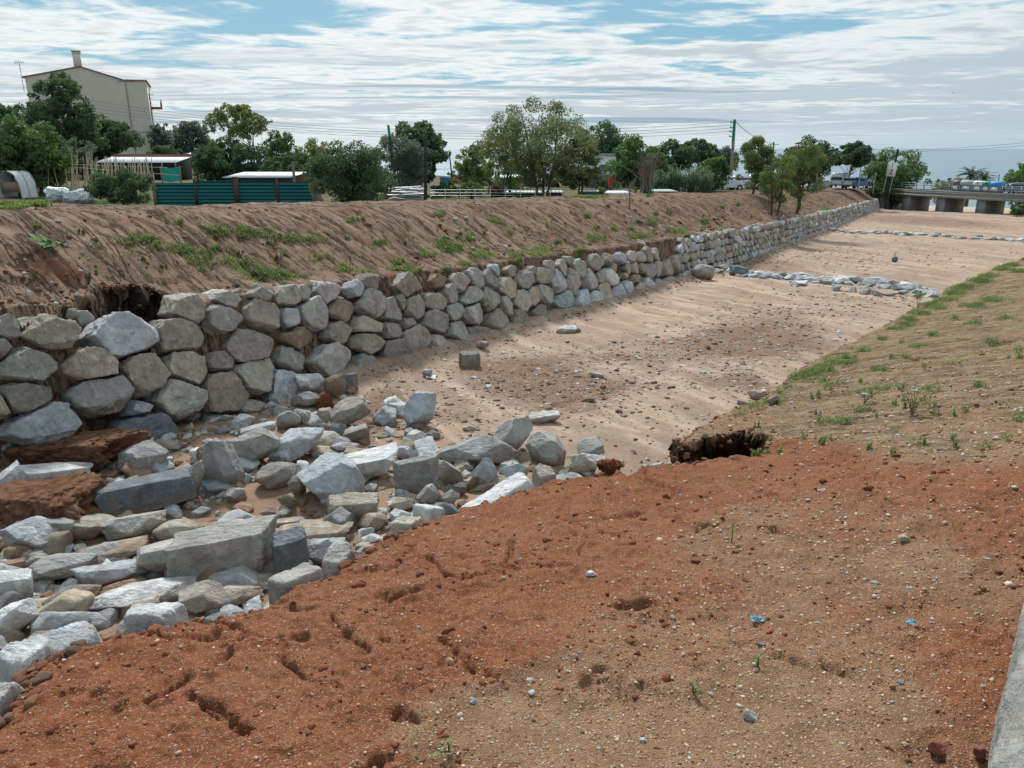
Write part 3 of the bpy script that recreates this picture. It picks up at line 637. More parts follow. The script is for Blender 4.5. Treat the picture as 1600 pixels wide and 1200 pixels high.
# ---- the far retaining wall: every stone sits in the plane of the battered face
BAT = math.tan(R(15)); CB, SB = math.cos(R(15)), math.sin(R(15))
def wall_hit(px, py):
    def f(X, Y, Z):                                      # >0 behind the face
        s, n = sn(X, Y); return -(n + 9.72 + (Bd(s) + Z) * BAT * 1.0)
    d = ray(px, py).reshape(-1, 3); d = d/d[:, 1:2]; ts = np.exp(np.linspace(math.log(3), math.log(250), 900)); Q = d[:, None]*ts[None, :, None]
    ok = f(Q[...,0], Q[...,1], Q[...,2]) > 0; k = np.maximum(ok.argmax(1), 1); a = ts[k-1]; b = ts[k]
    for _ in range(16):
        m = (a+b)/2; q = d*m[:, None]; g_ = f(q[:,0], q[:,1], q[:,2]) > 0; b = np.where(g_, m, b); a = np.where(g_, a, m)
    q = d*b[:, None]; s, n = sn(q[:,0], q[:,1]); t = (Bd(s) + q[:,2]) / CB; return s, t
WS = """14 514 38 34 S|82 524 102 50 O|195 527 112 62 P|284 530 68 58 K|297 486 62 40 S|345 500 78 42 S|355 469 68 24 S|3 546 16 30 K|43 577 98 58 S|142 575 94 48 T|225 588 66 62 K|292 576 64 54 K|346 567 44 30 K|390 544 82 50 K|4 636 18 30 K|42 622 82 50 K|154 620 132 58 G|220 640 38 22 P|280 625 82 57 S|353 620 70 76 K|403 589 66 58 S|68 666 150 62 P|228 679 142 62 D|358 667 116 50 P|446 611 80 60 P|410 462 42 22 S|450 465 42 34 S|473 460 20 26 G|509 458 52 32 S|555 453 36 24 P|579 443 24 26 K|635 449 88 34 K|409 494 62 42 G|454 497 28 34 P|490 491 44 50 S|533 486 44 38 K|579 479 40 46 S|464 530 104 34 B|527 523 50 34 K|574 510 42 32 K|610 487 36 36 S|457 565 52 36 G|517 564 76 46 S|577 537 64 36 K|613 518 36 30 K|574 572 60 30 G|620 554 44 50 G|627 474 16 22 K|648 482 28 36 K|684 441 30 20 B|680 475 36 32 S|718 443 38 28 S|741 437 30 32 S|766 440 24 30 S|773 423 12 18 P|797 425 38 18 S|703 462 34 30 S|735 464 30 28 S|765 466 30 32 S|793 453 34 34 T|822 439 28 26 G|847 434 26 24 T|710 488 26 30 S|743 493 42 36 S|780 500 40 36 T|792 480 32 30 S|816 472 32 32 S|834 465 22 28 T|852 461 34 34 S|873 441 24 32 P|896 441 26 38 T|681 505 54 40 G|641 507 28 16 T|650 533 42 44 G|685 540 30 36 T|716 520 40 36 S|746 525 46 32 K|811 503 24 36 O|843 487 48 22 O|883 472 26 30 P|911 474 40 36 P|930 470 22 30 P|659 563 32 26 P|711 551 50 30 P|789 526 42 27 S|846 511 52 28 P|887 494 40 28 P|859 418 20 20 S|878 419 20 24 S|888 408 12 12 T|905 419 22 26 S|930 412 28 25 S|951 405 22 16 S|971 404 20 18 P|987 402 14 18 S|1002 403 14 16 S|1013 401 14 25 T|1025 400 14 22 S|958 420 22 15 G|922 440 28 30 S|938 435 16 22 K|958 434 36 28 W|980 420 14 18 S|978 431 10 10 T|992 420 16 20 S|1004 420 10 16 T|994 436 22 15 T|1015 424 16 24 S|1028 420 16 26 T|1044 422 18 25 S|1057 413 18 26 S|943 458 20 32 S|965 460 26 30 P|983 454 20 28 P|1000 453 16 18 K|1014 444 22 18 P|1028 446 12 20 P|1047 441 22 18 P|869 495 16 12 K|830 424 24 14 S|760 545 26 14 P"""
st = [x.split() for x in WS.split('|')]; px = np.array([[float(a) for a in x[:4]] for x in st])
sc_, tc_ = wall_hit(px[:,0], px[:,1]); sl, _ = wall_hit(px[:,0]-px[:,2]/2, px[:,1]); sr, _ = wall_hit(px[:,0]+px[:,2]/2, px[:,1]); _, tt_ = wall_hit(px[:,0], px[:,1]-px[:,3]/2); _, tb = wall_hit(px[:,0], px[:,1]+px[:,3]/2)
STN = [[(sl[i]+sr[i])/2, (tt_[i]+tb[i])/2, (sr[i]-sl[i])/2, (tt_[i]-tb[i])/2, C_[st[i][4]]] for i in range(len(st))]
sj = max(wall_hit([1066], [410])[0][0], wall_hit([1066], [445])[0][0]*0)
rg = np.random.default_rng(3)
row_b = [wall_hit([1060], [y])[0][0] for y in (444, 430, 416, 400)]
for row in range(5):
    s_ = row_b[min(row, 3)] + .1 if row < 4 else row_b[3] + .4
    while s_ < 121:
        Hw = (Bd(s_) - Td(s_)) / CB; hh = Hw/5 if s_ < 200 else .4
        wdt = rg.uniform(.42, .95) * (1 + s_/260); s_ += wdt/2
        STN.append([s_, hh*(row + .42) + rg.uniform(-.07, .07), wdt/2, hh/2*rg.uniform(.9, 1.25), C_[rg.choice(list('SSSSGPKTKPWO'))] if row else C_[rg.choice(list('PPPSG'))]]); s_ += wdt/2
for s_ in np.arange(-1.5, 3.0, .85):                                        # the wall goes on outside the left edge
    for row in range(4): STN.append([s_ + rg.uniform(-.1, .1) - .3*(row % 2), .25 + .48*row, .46, .26, C_[rg.choice(list('SKGP'))]])
Cn = np.array([[a[0], a[1]] for a in STN]); Rd = np.array([[max(a[2], .1), max(a[3], .09)] for a in STN])
RISE = lambda s: (Bd(s+.5) - Bd(s-.5))
def wall_stone(i, sub, seed):
    rg = np.random.default_rng(seed); D, F = ico(sub); c = Cn[i]; a = Rd[i]
    d = Cn - c; dist = np.hypot(d[:,0], d[:,1]); nb = np.where((dist < 2.2) & (dist > 1e-6))[0]
    N = []; H = []
    for j in nb:
        e = d[j]/dist[j]; ri = 1/math.hypot(e[0]/a[0], e[1]/a[1]); rj = 1/math.hypot(e[0]/Rd[j][0], e[1]/Rd[j][1])
        if dist[j] > (ri+rj)*1.7: continue
        off = dist[j]*ri/(ri+rj); off = min(off, ri*1.35) - .018
        nn = np.array([e[0], rg.uniform(-.28, -.02) + rg.uniform(0, .3), e[1]]); nn /= np.linalg.norm(nn); N.append(nn); H.append(max(off, .05)*.97)
    k = rg.integers(7, 10); a0 = rg.uniform(0, 6.28)
    for q in range(k):                                    # its own outline, for where no neighbour cuts it
        an = a0 + (q + rg.uniform(-.25, .25))*2*math.pi/k; e = np.array([math.cos(an), math.sin(an)]); ri = 1/math.hypot(e[0]/a[0], e[1]/a[1])
        nn = np.array([e[0], rg.uniform(-.1, .3), e[1]]); nn /= np.linalg.norm(nn); N.append(nn); H.append(ri*rg.uniform(.99, 1.20))
    dep = min(.24, .4*min(a)+.10)
    N.append(np.array([rg.normal()*.14, 1, rg.normal()*.14])); H.append(dep*rg.uniform(.85, 1.1))
    N.append(np.array([0, -1., 0])); H.append(.40)
    for q in range(4):                                    # chamfer facets on the front
        an = rg.uniform(0, 6.28); nn = np.array([math.cos(an)*rg.uniform(.5, 1), rg.uniform(.6, 1.), math.sin(an)*rg.uniform(.5, 1)]); nn /= np.linalg.norm(nn)
        e = np.array([math.cos(an), math.sin(an)]); ri = 1/math.hypot(e[0]/a[0], e[1]/a[1]); N.append(nn); H.append((dep*nn[1] + ri*math.hypot(nn[0], nn[2]))*rg.uniform(.84, 1.02))
    N = np.array(N); N /= np.linalg.norm(N, axis=1)[:, None]; H = np.array(H)
    r = polytope(D, N, H, 60); V = D*r[:, None]; o = rg.uniform(0, 50); sz = a.mean()
    disp = sz*(.09*fbm3(V/sz*1.6+o, 3, seed % 71) + .07*fbm3(V/sz*4.5+o, 3, seed % 67) + .020*fbm3(V/sz*13+o, 3, seed % 61))
    V = V + D*disp[:, None]
    # local axes: x along the wall, y out of the face, z up the face
    s0, t0 = c; rise = RISE(s0)
    e1 = np.array([.5, .8660254, -rise]); e1 /= np.linalg.norm(e1); e2 = np.array([.8660254*CB, -.5*CB, SB]); e3 = np.array([-.8660254*SB, .5*SB, CB])
    X, Y = xy(s0, -9.72 - t0*SB - dep*.55); Z = CH - Bd(s0) + t0*CB
    return V @ np.array([e1, e2, e3]) + np.array([X, Y, Z]), F
bx, by = xy(30, -9.7)
wall = thing('retaining_wall', 'long dry-stacked wall of grey and tan boulders along the foot of the far bank', 'retaining wall', (bx, by, CH - Bd(30))); wall['kind'] = 'thing'
W0 = np.array([bx, by, CH - Bd(30)])
depth = np.array([xy(c[0], -9.7)[1] for c in Cn]); size_px = Rd.prod(1) / np.maximum(depth, 3)**2
vis = np.array([P_ < 900 for P_ in range(len(Cn))]) & (Cn[:, 0] > 2.4); order = np.argsort(-size_px*vis); top100 = set(order[:99].tolist())
lab = {1: 'dark grey boulder under the collapsed soil', 2: 'pale blue-grey boulder with a level top', 37: 'long rust-brown boulder', 22: 'dark blue-grey boulder in the bottom course', 31: 'long flat capstone with red soil on it', 16: 'long grey pointed boulder'}
gm = G()
for i in range(len(Cn)):
    X, Y = xy(Cn[i][0], -9.7); far_ = math.hypot(X, Y); big = i in top100
    sub = 5 if (big and i < 26) else 4 if far_ < 26 else 3 if far_ < 60 else 2
    V, F = wall_stone(i, sub, 1000 + i); wm_ = rg.uniform(0, .55)*(rg.uniform() < .55)*(STN[i][4][0] > STN[i][4][2]); cc = (np.array(STN[i][4])*(1-wm_) + np.array([.40, .325, .235])*wm_) * rg.uniform(.80, 1.18) * (1 + rg.normal(size=3)*.02)
    if big:
        g = G(); org = V.mean(0); g.add(V - org, F); o = g.obj('boulder', MAT['rock'], wall, True, color=tuple(cc)); o.location = org - W0
        if i in lab: o['label'] = lab[i]
    else: gm.add(V - W0, F, col=cc)
o = gm.obj('small_boulders', MAT['rockA'], wall, True); o['kind'] = 'stuff'

# chinking stones wedged in the joints
rgc = np.random.default_rng(55); gch = G()
for k in range(520):
    s0 = math.exp(rgc.uniform(math.log(2.6), math.log(60))); t0 = rgc.uniform(.02, 1)*(Bd(s0)-Td(s0))/CB; V, F = rockV(3000 + k % 30, 2, (1, .8, .7), (0, 0, 0), 9, 60, .07); sz_ = rgc.uniform(.05, .13)*(1+s0/60)
    X, Y = xy(s0, -9.72 - t0*SB - .24 - rgc.uniform(0, .10)); gch.add((V*sz_) @ rotm(rgc.uniform(0, 6), rgc.uniform(0, 6), 0).T + np.array([X, Y, CH - Bd(s0) + t0*CB]) - W0, F, col=np.array(C_[rgc.choice(list('SKGPTO'))])*rgc.uniform(.7, 1.05))
o = gch.obj('wedge_stones', MAT['rockA'], wall); o['kind'] = 'stuff'
# ---- loose boulders. x0 y0 x1 y1 (photo box), colour, shape, roll, label
LB = """0 735 38 792 W f 5 white layered slab at the left end of the rubble, below the earth slabs
38 723 140 767 W f -8 whitish slab with yellow stains between the two red earth slabs
178 699 220 730 P a 0 small pale block caught under the end of the upper earth slab
191 694 263 750 G a 25 broad grey triangular boulder behind the striped dark block
166 745 300 809 D b 8 dark blue-grey block with white striped top
283 732 324 793 O r 30 lumpy grey-brown stone right of the striped dark block
320 695 382 778 G a -62 tall leaning grey boulder left of the big pale pair
265 728 325 757 K r 0 low grey-brown stone behind the lumpy one
97 702 131 726 O a 0 small greenish stone under the upper earth slab
12 813 116 872 P a 18 pale blue boulder with a dark lower face below the lower earth slab
70 814 122 856 G r 0 grey stone tucked behind the pale blue boulder
106 808 188 856 K a 10 grey-brown boulder touching the left of the sand-veined one
170 800 260 854 S a 12 light grey boulder with a vein of sand across it
246 811 318 851 T r 0 sandy flat boulder right of the sand-veined one
306 820 402 847 G b 3 long low dark-fronted grey block behind the big square block
117 852 230 886 T f 0 flat tan boulder in the middle of the left rubble
54 864 152 922 G a 15 grey facetted boulder with pale ridges in the left rubble
128 881 226 926 P a -10 pale boulder with a dark front face below the flat tan one
46 869 79 898 S a 0 small pale-topped stone left of the facetted boulder
14 855 51 880 B r 0 small round brown stone near the left edge
0 877 41 898 K f 0 flat brown-grey stone at the left edge
0 898 53 952 W f -4 broad white layered boulder at the left edge
217 853 270 886 P a 20 pale wedge left of the tilted tan-grey slab
227 846 318 911 S a -28 tilted tan-grey slab leaning on the big square block
276 838 437 918 S B 0 biggest square block, pale top and tan front
0 838 38 866 Y a 0 cream stone above the small round brown stone
79 916 156 958 O r -10 dark greenish round boulder
150 906 306 962 W a -6 long white boulder with a patch of dry sand
193 935 250 968 K b -12 smooth beige slab propped on the long white boulder
0 945 62 1005 W a 15 big white boulder at the lower left edge
283 914 358 968 K a 20 brown-grey boulder half under red soil
320 918 410 962 T a 0 rough tan boulder at the rim of the red soil
80 972 138 998 G a 0 grey stone above the long pale rim stone
40 988 98 1014 T r 0 beige stone left of the small grass tuft
0 942 20 967 G a 0 grey stone cut by the left edge, above the big white boulder
367 676 438 742 S a 12 large rounded pale grey boulder right of the leaning one
419 673 508 734 P a 10 pale-topped boulder with a dark shadowed right side
374 661 432 692 P f 15 flat pale slab behind the large rounded boulder
312 694 362 731 B r -30 smooth brown boulder behind the leaning one
403 728 466 769 O r 5 squat brown boulder with a dark band
472 718 568 799 P a -12 largest rough blue-grey boulder in the middle of the pile
511 707 621 759 W b 5 wide slab with a white top right of the rough blue-grey boulder
519 691 561 713 P r 0 pale stone peeping over the wide white-topped slab
480 674 533 708 Y r 20 cream cracked boulder behind the pile
435 645 469 676 G r 0 grey stone left in a cluster of four under the wall
497 660 519 681 G a 0 small grey cube-like stone in the cluster
516 664 543 692 D a 0 dark grey stone between two lighter ones in the cluster
536 666 577 698 G b 15 grey block at the right end of the cluster
618 722 686 782 G B 4 squarish grey block with a horizontal crack
356 766 385 789 P a 10 small pale blue stone on the sand below the leaning boulder
452 747 478 780 K a -50 light brown stone left of the rough blue-grey boulder
436 775 463 801 K a -40 grey-brown stone below the light brown one
407 794 439 810 G a -15 flat dark stone on the sand
516 780 591 823 T B -4 tan block with one pale end
560 805 602 835 T a 10 tan cracked stone below the tan block
410 812 466 838 Y f 0 cream flat slab, left of two
465 813 547 838 Y f 0 cream flat slab with a thin crack, right of two
424 829 550 853 Y f 0 long low pale slab in front of the two cream ones
392 806 420 824 P a 0 small grey-blue stone beside the long low block
432 842 484 912 D b -4 dark blue block against the right side of the biggest square block
470 842 541 894 P a -14 pale-topped wedge sloping to the red soil
353 903 437 930 P a 0 pale blue boulder under the biggest square block
484 794 504 808 D a 0 tiny dark stone under the rough blue-grey boulder
622 699 654 728 P a -40 pale blue pointed stone above the cracked block
588 699 610 716 P a 0 small white stone on the sand behind the pile
632 620 682 681 P t 8 tall pointed grey-blue boulder standing alone on the sand
685 684 812 736 G a 6 long grey slab lying across the pile
764 656 830 718 S a 30 sloping grey boulder behind the long slab
823 681 883 736 S a -12 top-heavy grey boulder at the right end of the pile
738 722 778 773 P t 0 upright blue-grey boulder under the long slab
780 725 826 762 P a 25 pale boulder at the rim under the long slab
684 725 724 770 K a -20 grey-brown boulder right of the cracked block
651 762 690 802 S a 20 light grey angular stone below the cracked block
683 768 718 799 G a 0 grey-green stone right of the light grey angular one
881 709 931 749 Y a 10 yellowish boulder with red soil spilling over it
823 645 874 665 W f 0 flat white stone sunk in the sand
667 674 687 689 P a 0 small pale stone at the foot of the standing boulder
726 746 747 771 B a 30 small brown stone wedged between two grey ones
705 756 730 780 D a 0 dark stone above the rim of the red soil
608 777 648 802 W a -20 small white-topped stone beside the sand
462 586 513 618 W a -12 pale blue-white boulder at the foot of the wall
509 590 541 628 B r 30 rounded brown boulder at the foot of the wall
521 586 559 617 D b 5 dark grey boulder right of the rounded brown one
458 613 504 643 G a 15 grey wedge below the pale blue-white boulder
519 626 579 677 K a 40 long tan-grey boulder sloping down from the wall
463 640 495 667 G r 0 rounded grey stone in the cluster of four
492 640 530 667 K a 0 tan-grey split stone in the cluster of four
718 554 750 579 O B 0 small square grey-green block on the sand by the wall
745 534 763 548 P r 0 small pale stone touching the wall
660 578 675 592 P r 0 small pale stone below the wall with white paper beside it
908 618 929 630 D f 0 flat dark stone alone on the sand
924 581 943 592 P f 0 thin grey slab alone on the sand
870 510 900 523 W f 0 white flat stone just off the wall
890 512 908 521 G a 0 grey stone just off the wall
1080 416 1114 440 K r 0 big brown-grey boulder leaning on the far part of the wall
1140 417 1170 434 D a 0 dark boulder where the stone sill meets the wall
540 606 556 618 G r 0 small grey stone under the dark grey boulder
549 636 563 650 P a 0 small pale blue stone right of the tan-grey boulder
1198 617 1216 634 S a 0 pale stone at the grassy edge of the near bank
1168 610 1196 628 K a 10 brown-grey stone in the soil at the near bank edge
1152 625 1168 634 P r 0 little pale stone below the near bank edge
1393 402 1402 411 D r 0 lone dark stone on the far sand"""
def place_box(x0, y0, x1, y1):
    """the world base point, distance and size of something standing on the ground inside a photo box"""
    cx = (x0+x1)/2; wpx = x1-x0; hpx = y1-y0
    q = hit(cx, y1 - .16*hpx)[0]; D = q[1]; m = (D*CT + (CH-q[2])*ST)/FPX
    return q, m
KINDS = dict(a=(14, 55, 0, (1, .8, .72)), b=(9, 60, 1.05, (1, .7, .6)), B=(8, 60, 1.12, (1, .8, .9)), f=(13, 50, 1.0, (1, .8, .38)), r=(16, 16, 0, (1, .85, .75)), t=(11, 60, 0, (.8, .8, 1.1)))
GR = 'loose boulders on the riverbed'
for li, ln in enumerate(LB.split('\n')):
    a = ln.split(' ', 7); x0, y0, x1, y1 = map(float, a[:4]); col = C_[a[4]]; nf, shp, bx_, asp = KINDS[a[5]]; roll = R(float(a[6]))
    q, m = place_box(x0, y0, x1, y1); wm = (x1-x0)*m; hp = (y1-y0)*m; phi = math.atan2(CH-q[2], q[1])
    dm = wm*.32 if a[5] == 'B' else wm*rng.uniform(.62, .85) if wm < hp*1.8 else max(hp*1.1, wm*.5)
    hm = max((hp - dm*math.sin(phi)*.62) / math.cos(phi), .36*hp, .3*min(wm, dm)); hm *= 1.10
    sub = 6 if wm > .8 and q[1] < 9 else 5 if q[1] < 10 else 4
    V, F = rockV(500+li, sub, asp, (rng.uniform(-.12, .12), -roll, 0), nf, shp, .05 if a[5] != 'r' else .045, bx_)
    if a[5] == 't': V[:, :2] *= (1 - .42*V[:, 2:]/np.abs(V[:, 2]).max())
    sk = np.random.default_rng(li+9); V = V + np.outer(V[:, 2], [sk.uniform(-.35, .35)*(a[5] != 'B'), sk.uniform(-.3, .1)*(a[5] != 'B'), 0]) + np.outer(V[:, 0], [0, sk.uniform(-.25, .25)*(a[5] != 'B'), sk.uniform(-.18, .18)*(a[5] != 'B')])
    V = fitbox(V, wm*1.08, dm*1.05, hm*1.10); V = V @ rotm(0, 0, math.atan2(-q[0], q[1]) + (0 if bx_ else rng.uniform(-.1, .1))).T
    g = G(); g.add(V + np.array([0, 0, hm/2]), F)
    c2 = tuple(np.array(col)*rng.uniform(.92, 1.08))
    o = g.obj('boulder', MAT['rock'], smooth=True, color=c2)
    yb = q[1] + dm*.28; o.location = (q[0]*yb/q[1], yb, 0); o.location.z = min(tz(o.location.x, yb)[0], q[2]+.06) - .10*hm
    tag(o, a[7], 'boulder', GR); o['dust'] = 1.0
# the two slabs of compacted earth, a root clod
for k, (x0, y0, x1, y1, sd, rl, label) in enumerate([(-70, 676, 232, 748, 11, 4, 'upper of two long slabs of compacted red-brown earth with pebbles in it'), (-60, 760, 163, 838, 12, 3, 'lower of two long slabs of compacted red-brown earth, redder at its end')]):
    q, m = place_box(x0, y0, x1, y1); wm = (x1-x0)*m; hp = (y1-y0)*m
    V, F = rockV(sd, 6, (1, .42, .24), (0, R(-rl), 0), 26, 30, .24, 1.05); V = fitbox(V, wm, .95, hp*.72)
    g = G(); g.add(V, F); o = g.obj('earth_slab', MAT['earth'], smooth=True); o['kind'] = 'thing'; o.location = (q[0]*1.03, q[1]+.28, q[2] + hp*.34); tag(o, label, 'earth slab', 'slabs of compacted earth')
for k, (x0, y0, x1, y1, label) in enumerate([(491, 619, 521, 645, 'crumbly red earth clod on the stones under the wall'), (930, 722, 975, 748, 'crumbly red earth clod beside the yellowish boulder')]):
    q, m = place_box(x0, y0, x1, y1); V, F = rockV(61+k, 5, (1, .9, .8), (0, .3, 0), 14, 14, .35); V = fitbox(V, (x1-x0)*m, (x1-x0)*m*.8, (y1-y0)*m*1.05)
    g = G(); g.add(V, F); o = g.obj('earth_clod', MAT['redclod'], smooth=True); o.location = (q[0], q[1]+.1, q[2] + (y1-y0)*m*.42); tag(o, label, 'earth clod')
# rim stones of the near wall, half buried in the red soil
NW = """715 745 872 800 W -24 long white capstone running up the rim of the red soil
664 784 708 803 W -15 small white capstone under the rim
634 800 670 834 Y -50 cream capstone with red soil on it
840 731 876 748 T 0 tan capstone at the top of the rim
527 848 568 884 S -35 pinkish speckled capstone
180 955 282 982 W -12 pale capstone below the smooth beige slab
83 975 170 1022 P -28 pale blue capstone sloping down the rim
26 1004 90 1048 W -20 speckled white capstone at the lower left
3 1040 50 1112 S -75 rounded capstone at the lower left corner
436 880 520 925 S -28 low capstone in a line with the red soil edge
120 1000 130 1010 K 0 -"""
q0, _ = place_box(420, 900, 500, 940)
nwall = thing('retaining_wall', 'row of pale capstones half buried along the rim of the near red bank', 'retaining wall', tuple(q0)); nwall['kind'] = 'thing'
for li, ln in enumerate(NW.split('\n')):
    a = ln.split(' ', 6)
    if a[6] == '-': continue
    x0, y0, x1, y1 = map(float, a[:4]); cx, cy = (x0+x1)/2, (y0+y1)/2
    q = solve(cx, cy, nb_f)[0]; q[2] += CH; m = (q[1]*CT + (CH-q[2])*ST)/FPX; wm = (x1-x0)*m; hp = (y1-y0)*m
    diag = math.hypot(wm, hp); ang = R(float(a[5])); L = diag*1.02 if abs(ang) > .2 else wm*1.05
    V, F = rockV(900+li, 5, (1, .55, .6), (0, 0, 0), 12, 16, .05, 1.15); V = fitbox(V, L*.9, max(.18, min(L*.42, .26)), .46)
    # its long side follows the rim of the bank
    i = np.argmin(np.hypot(EDGE[:, 0]-q[0], EDGE[:, 1]-q[1])); e = EDGE[min(i+1, len(EDGE)-1)] - EDGE[max(i-1, 0)]; V = V @ rotm(0, 0, math.atan2(e[1], e[0])).T
    nrm = np.array([-e[1], e[0]])/np.hypot(*e)
    g = G(); g.add(V, F); o = g.obj('capstone', MAT['rock'], nwall, True, color=C_[a[4]])
    zt = CH - near_drop(*sn(q[0], q[1])); o.location = Vector((q[0]+nrm[0]*.09, q[1]+nrm[1]*.09, zt - .20)) - Vector(q0); o['label'] = a[6]

# ---- stone sills crossing the channel
def sill(s0, n0, n1, count, traced, label, seed, sz, wd):
    bx, by = xy(s0, (n0+n1)/2); z0 = CH - Bd(s0); root = thing('stone_sill', label, 'stone sill', (bx, by, z0)); root['kind'] = 'thing'; rg = np.random.default_rng(seed)
    items = [(hit((t[0]+t[2])/2, t[3]-2)[0], t, t[4]) for t in traced]
    for k in range(count):
        n_ = rg.uniform(n0, n1); s_ = s0 + rg.normal()*wd; X, Y = xy(s_, n_)
        if any(math.hypot(X-i_[0][0], Y-i_[0][1]) < .3 for i_ in items): continue
        items.append((np.array([X, Y, 0]), None, rg.choice(list('PPWSPGKP'))))
    rest = G(); cnt = 0
    for k, (q, t, c) in enumerate(items):
        if t is not None: m = (q[1]*CT + (CH-q[2])*ST)/FPX; w_ = (t[2]-t[0])*m; h_ = (t[3]-t[1])*m*.95
        else: w_ = sz*rg.uniform(.45, 1.4); h_ = w_*rg.uniform(.3, .55)
        V, F = rockV(seed*50+k, 4 if q[1] < 45 else 2, (1, .8, .5), (rg.uniform(-.2, .2), rg.uniform(-.25, .25), 0), 10, 26, .05); V = fitbox(V, w_, w_*rg.uniform(.6, .9), h_) @ rotm(0, 0, rg.uniform(-.4, .4)).T
        z = tz(q[0], q[1])[0] + h_*.25; cc = np.array(C_[c])*rg.uniform(.9, 1.1); cnt += 1
        if cnt <= 99 and q[1] < 200:
            g = G(); g.add(V, F); o = g.obj('stone', MAT['rock'], root, True, color=tuple(cc)); o.location = (q[0]-bx, q[1]-by, z-z0)
        else: rest.add(V + np.array([q[0]-bx, q[1]-by, z-z0]), F, col=cc)
    if rest.n: o = rest.obj('small_stones', MAT['rockA'], root, True); o['kind'] = 'stuff'
sill(36, -9.4, -.4, 200, [(1347,428,1396,447,'P'),(1325,428,1353,444,'S'),(1298,428,1326,440,'K'),(1298,442,1315,456,'P'),(1318,448,1340,458,'G'),(1340,450,1364,461,'O'),(1362,450,1380,464,'S'),(1378,454,1400,464,'K'),(1392,440,1416,455,'P'),(1410,440,1440,456,'P'),(1400,452,1420,462,'G'),(1425,450,1450,462,'P'),(1445,452,1470,466,'W'),(1420,458,1440,466,'S'),(1255,432,1285,442,'P'),(1235,437,1262,447,'W'),(1370,442,1392,452,'S'),(1280,436,1300,446,'G')], 'nearer of two low rows of loose stones crossing the sandy channel', 5, .62, .75)
sill(72.5, -9.3, 5.5, 90, [(1480,367,1493,372,'D'),(1430,364,1450,369,'P'),(1525,368,1537,372,'D')], 'farther of two low rows of stones crossing the sandy channel', 6, .6, .6)

# ---- uncountable small stones
def scatter(name, pts, sizes, cols, mat, sub, seed, flatn=.6, rough=.25, sink=.25):
    rg = np.random.default_rng(seed); D, F0 = ico(sub); k = len(pts); nv = len(D)
    z = tz(pts[:, 0], pts[:, 1]); sh = 1 + rg.uniform(-rough, rough, (k, nv)); asp = np.stack([rg.uniform(.7, 1.3, k), rg.uniform(.6, 1.1, k), rg.uniform(.4, .9, k)*flatn/.6], 1)
    a = rg.uniform(0, 6.28, k); ca, sa = np.cos(a), np.sin(a); V = D[None]*sh[..., None]*asp[:, None]*sizes[:, None, None]
    X = V[..., 0]*ca[:, None] - V[..., 1]*sa[:, None]; Y = V[..., 0]*sa[:, None] + V[..., 1]*ca[:, None]
    V = np.stack([X + pts[:, 0:1], Y + pts[:, 1:2], V[..., 2] + (z + sizes*asp[:, 2]*(1-2*sink)*.5)[:, None]], -1).reshape(-1, 3)
    F = (F0[None] + (np.arange(k)*nv)[:, None, None]).reshape(-1, 3)
    g = G(); g.V.append(V); g.F.append(F); g.n = len(V); g.A['col'] = [np.repeat(cols, nv, 0)]
    return tag(g.obj(name, mat, smooth=(sub > 0 and rough < .2)), kind='stuff')
def scatter_rocks(name, p, sizes, cols, mat, seed, sub=2, sink=.3, asp=(1, .8, .6)):
    rg = np.random.default_rng(seed); k = len(p); z = tz(p[:, 0], p[:, 1]); g = G(); pr = [rockV(seed*40+i, sub, asp, (rg.uniform(-.4, .4), rg.uniform(-.4, .4), 0), 10, 60, .08) for i in range(24)]; j = rg.integers(0, 24, k)
    for i in range(24):
        m_ = j == i; V, F0 = pr[i]; a = rg.uniform(0, 6.28, m_.sum()); ca, sa = np.cos(a)[:, None], np.sin(a)[:, None]; s_ = sizes[m_][:, None]
        X = (V[:, 0]*ca - V[:, 1]*sa)*s_ + p[m_][:, :1]; Y = (V[:, 0]*sa + V[:, 1]*ca)*s_ + p[m_][:, 1:]; Z = V[:, 2]*s_*rg.uniform(.7, 1.2, (m_.sum(), 1)) + (z[m_]+sizes[m_]*(.5-sink)*.8)[:, None]; nv = len(V)
        g.V.append(np.stack([X, Y, Z], -1).reshape(-1, 3)); g.F.append((F0[None] + (np.arange(m_.sum())*nv)[:, None, None]).reshape(-1, 3) + g.n); g.n += nv*m_.sum(); g.A.setdefault('col', []).append(np.repeat(cols[m_], nv, 0))
    return tag(g.obj(name, mat, smooth=False), kind='stuff')
def palette(rg, k, cs, jit=.2):
    c = np.array(cs)[rg.integers(0, len(cs), k)]; return c*rg.uniform(1-jit, 1+jit, (k, 1))
rg = np.random.default_rng(77)
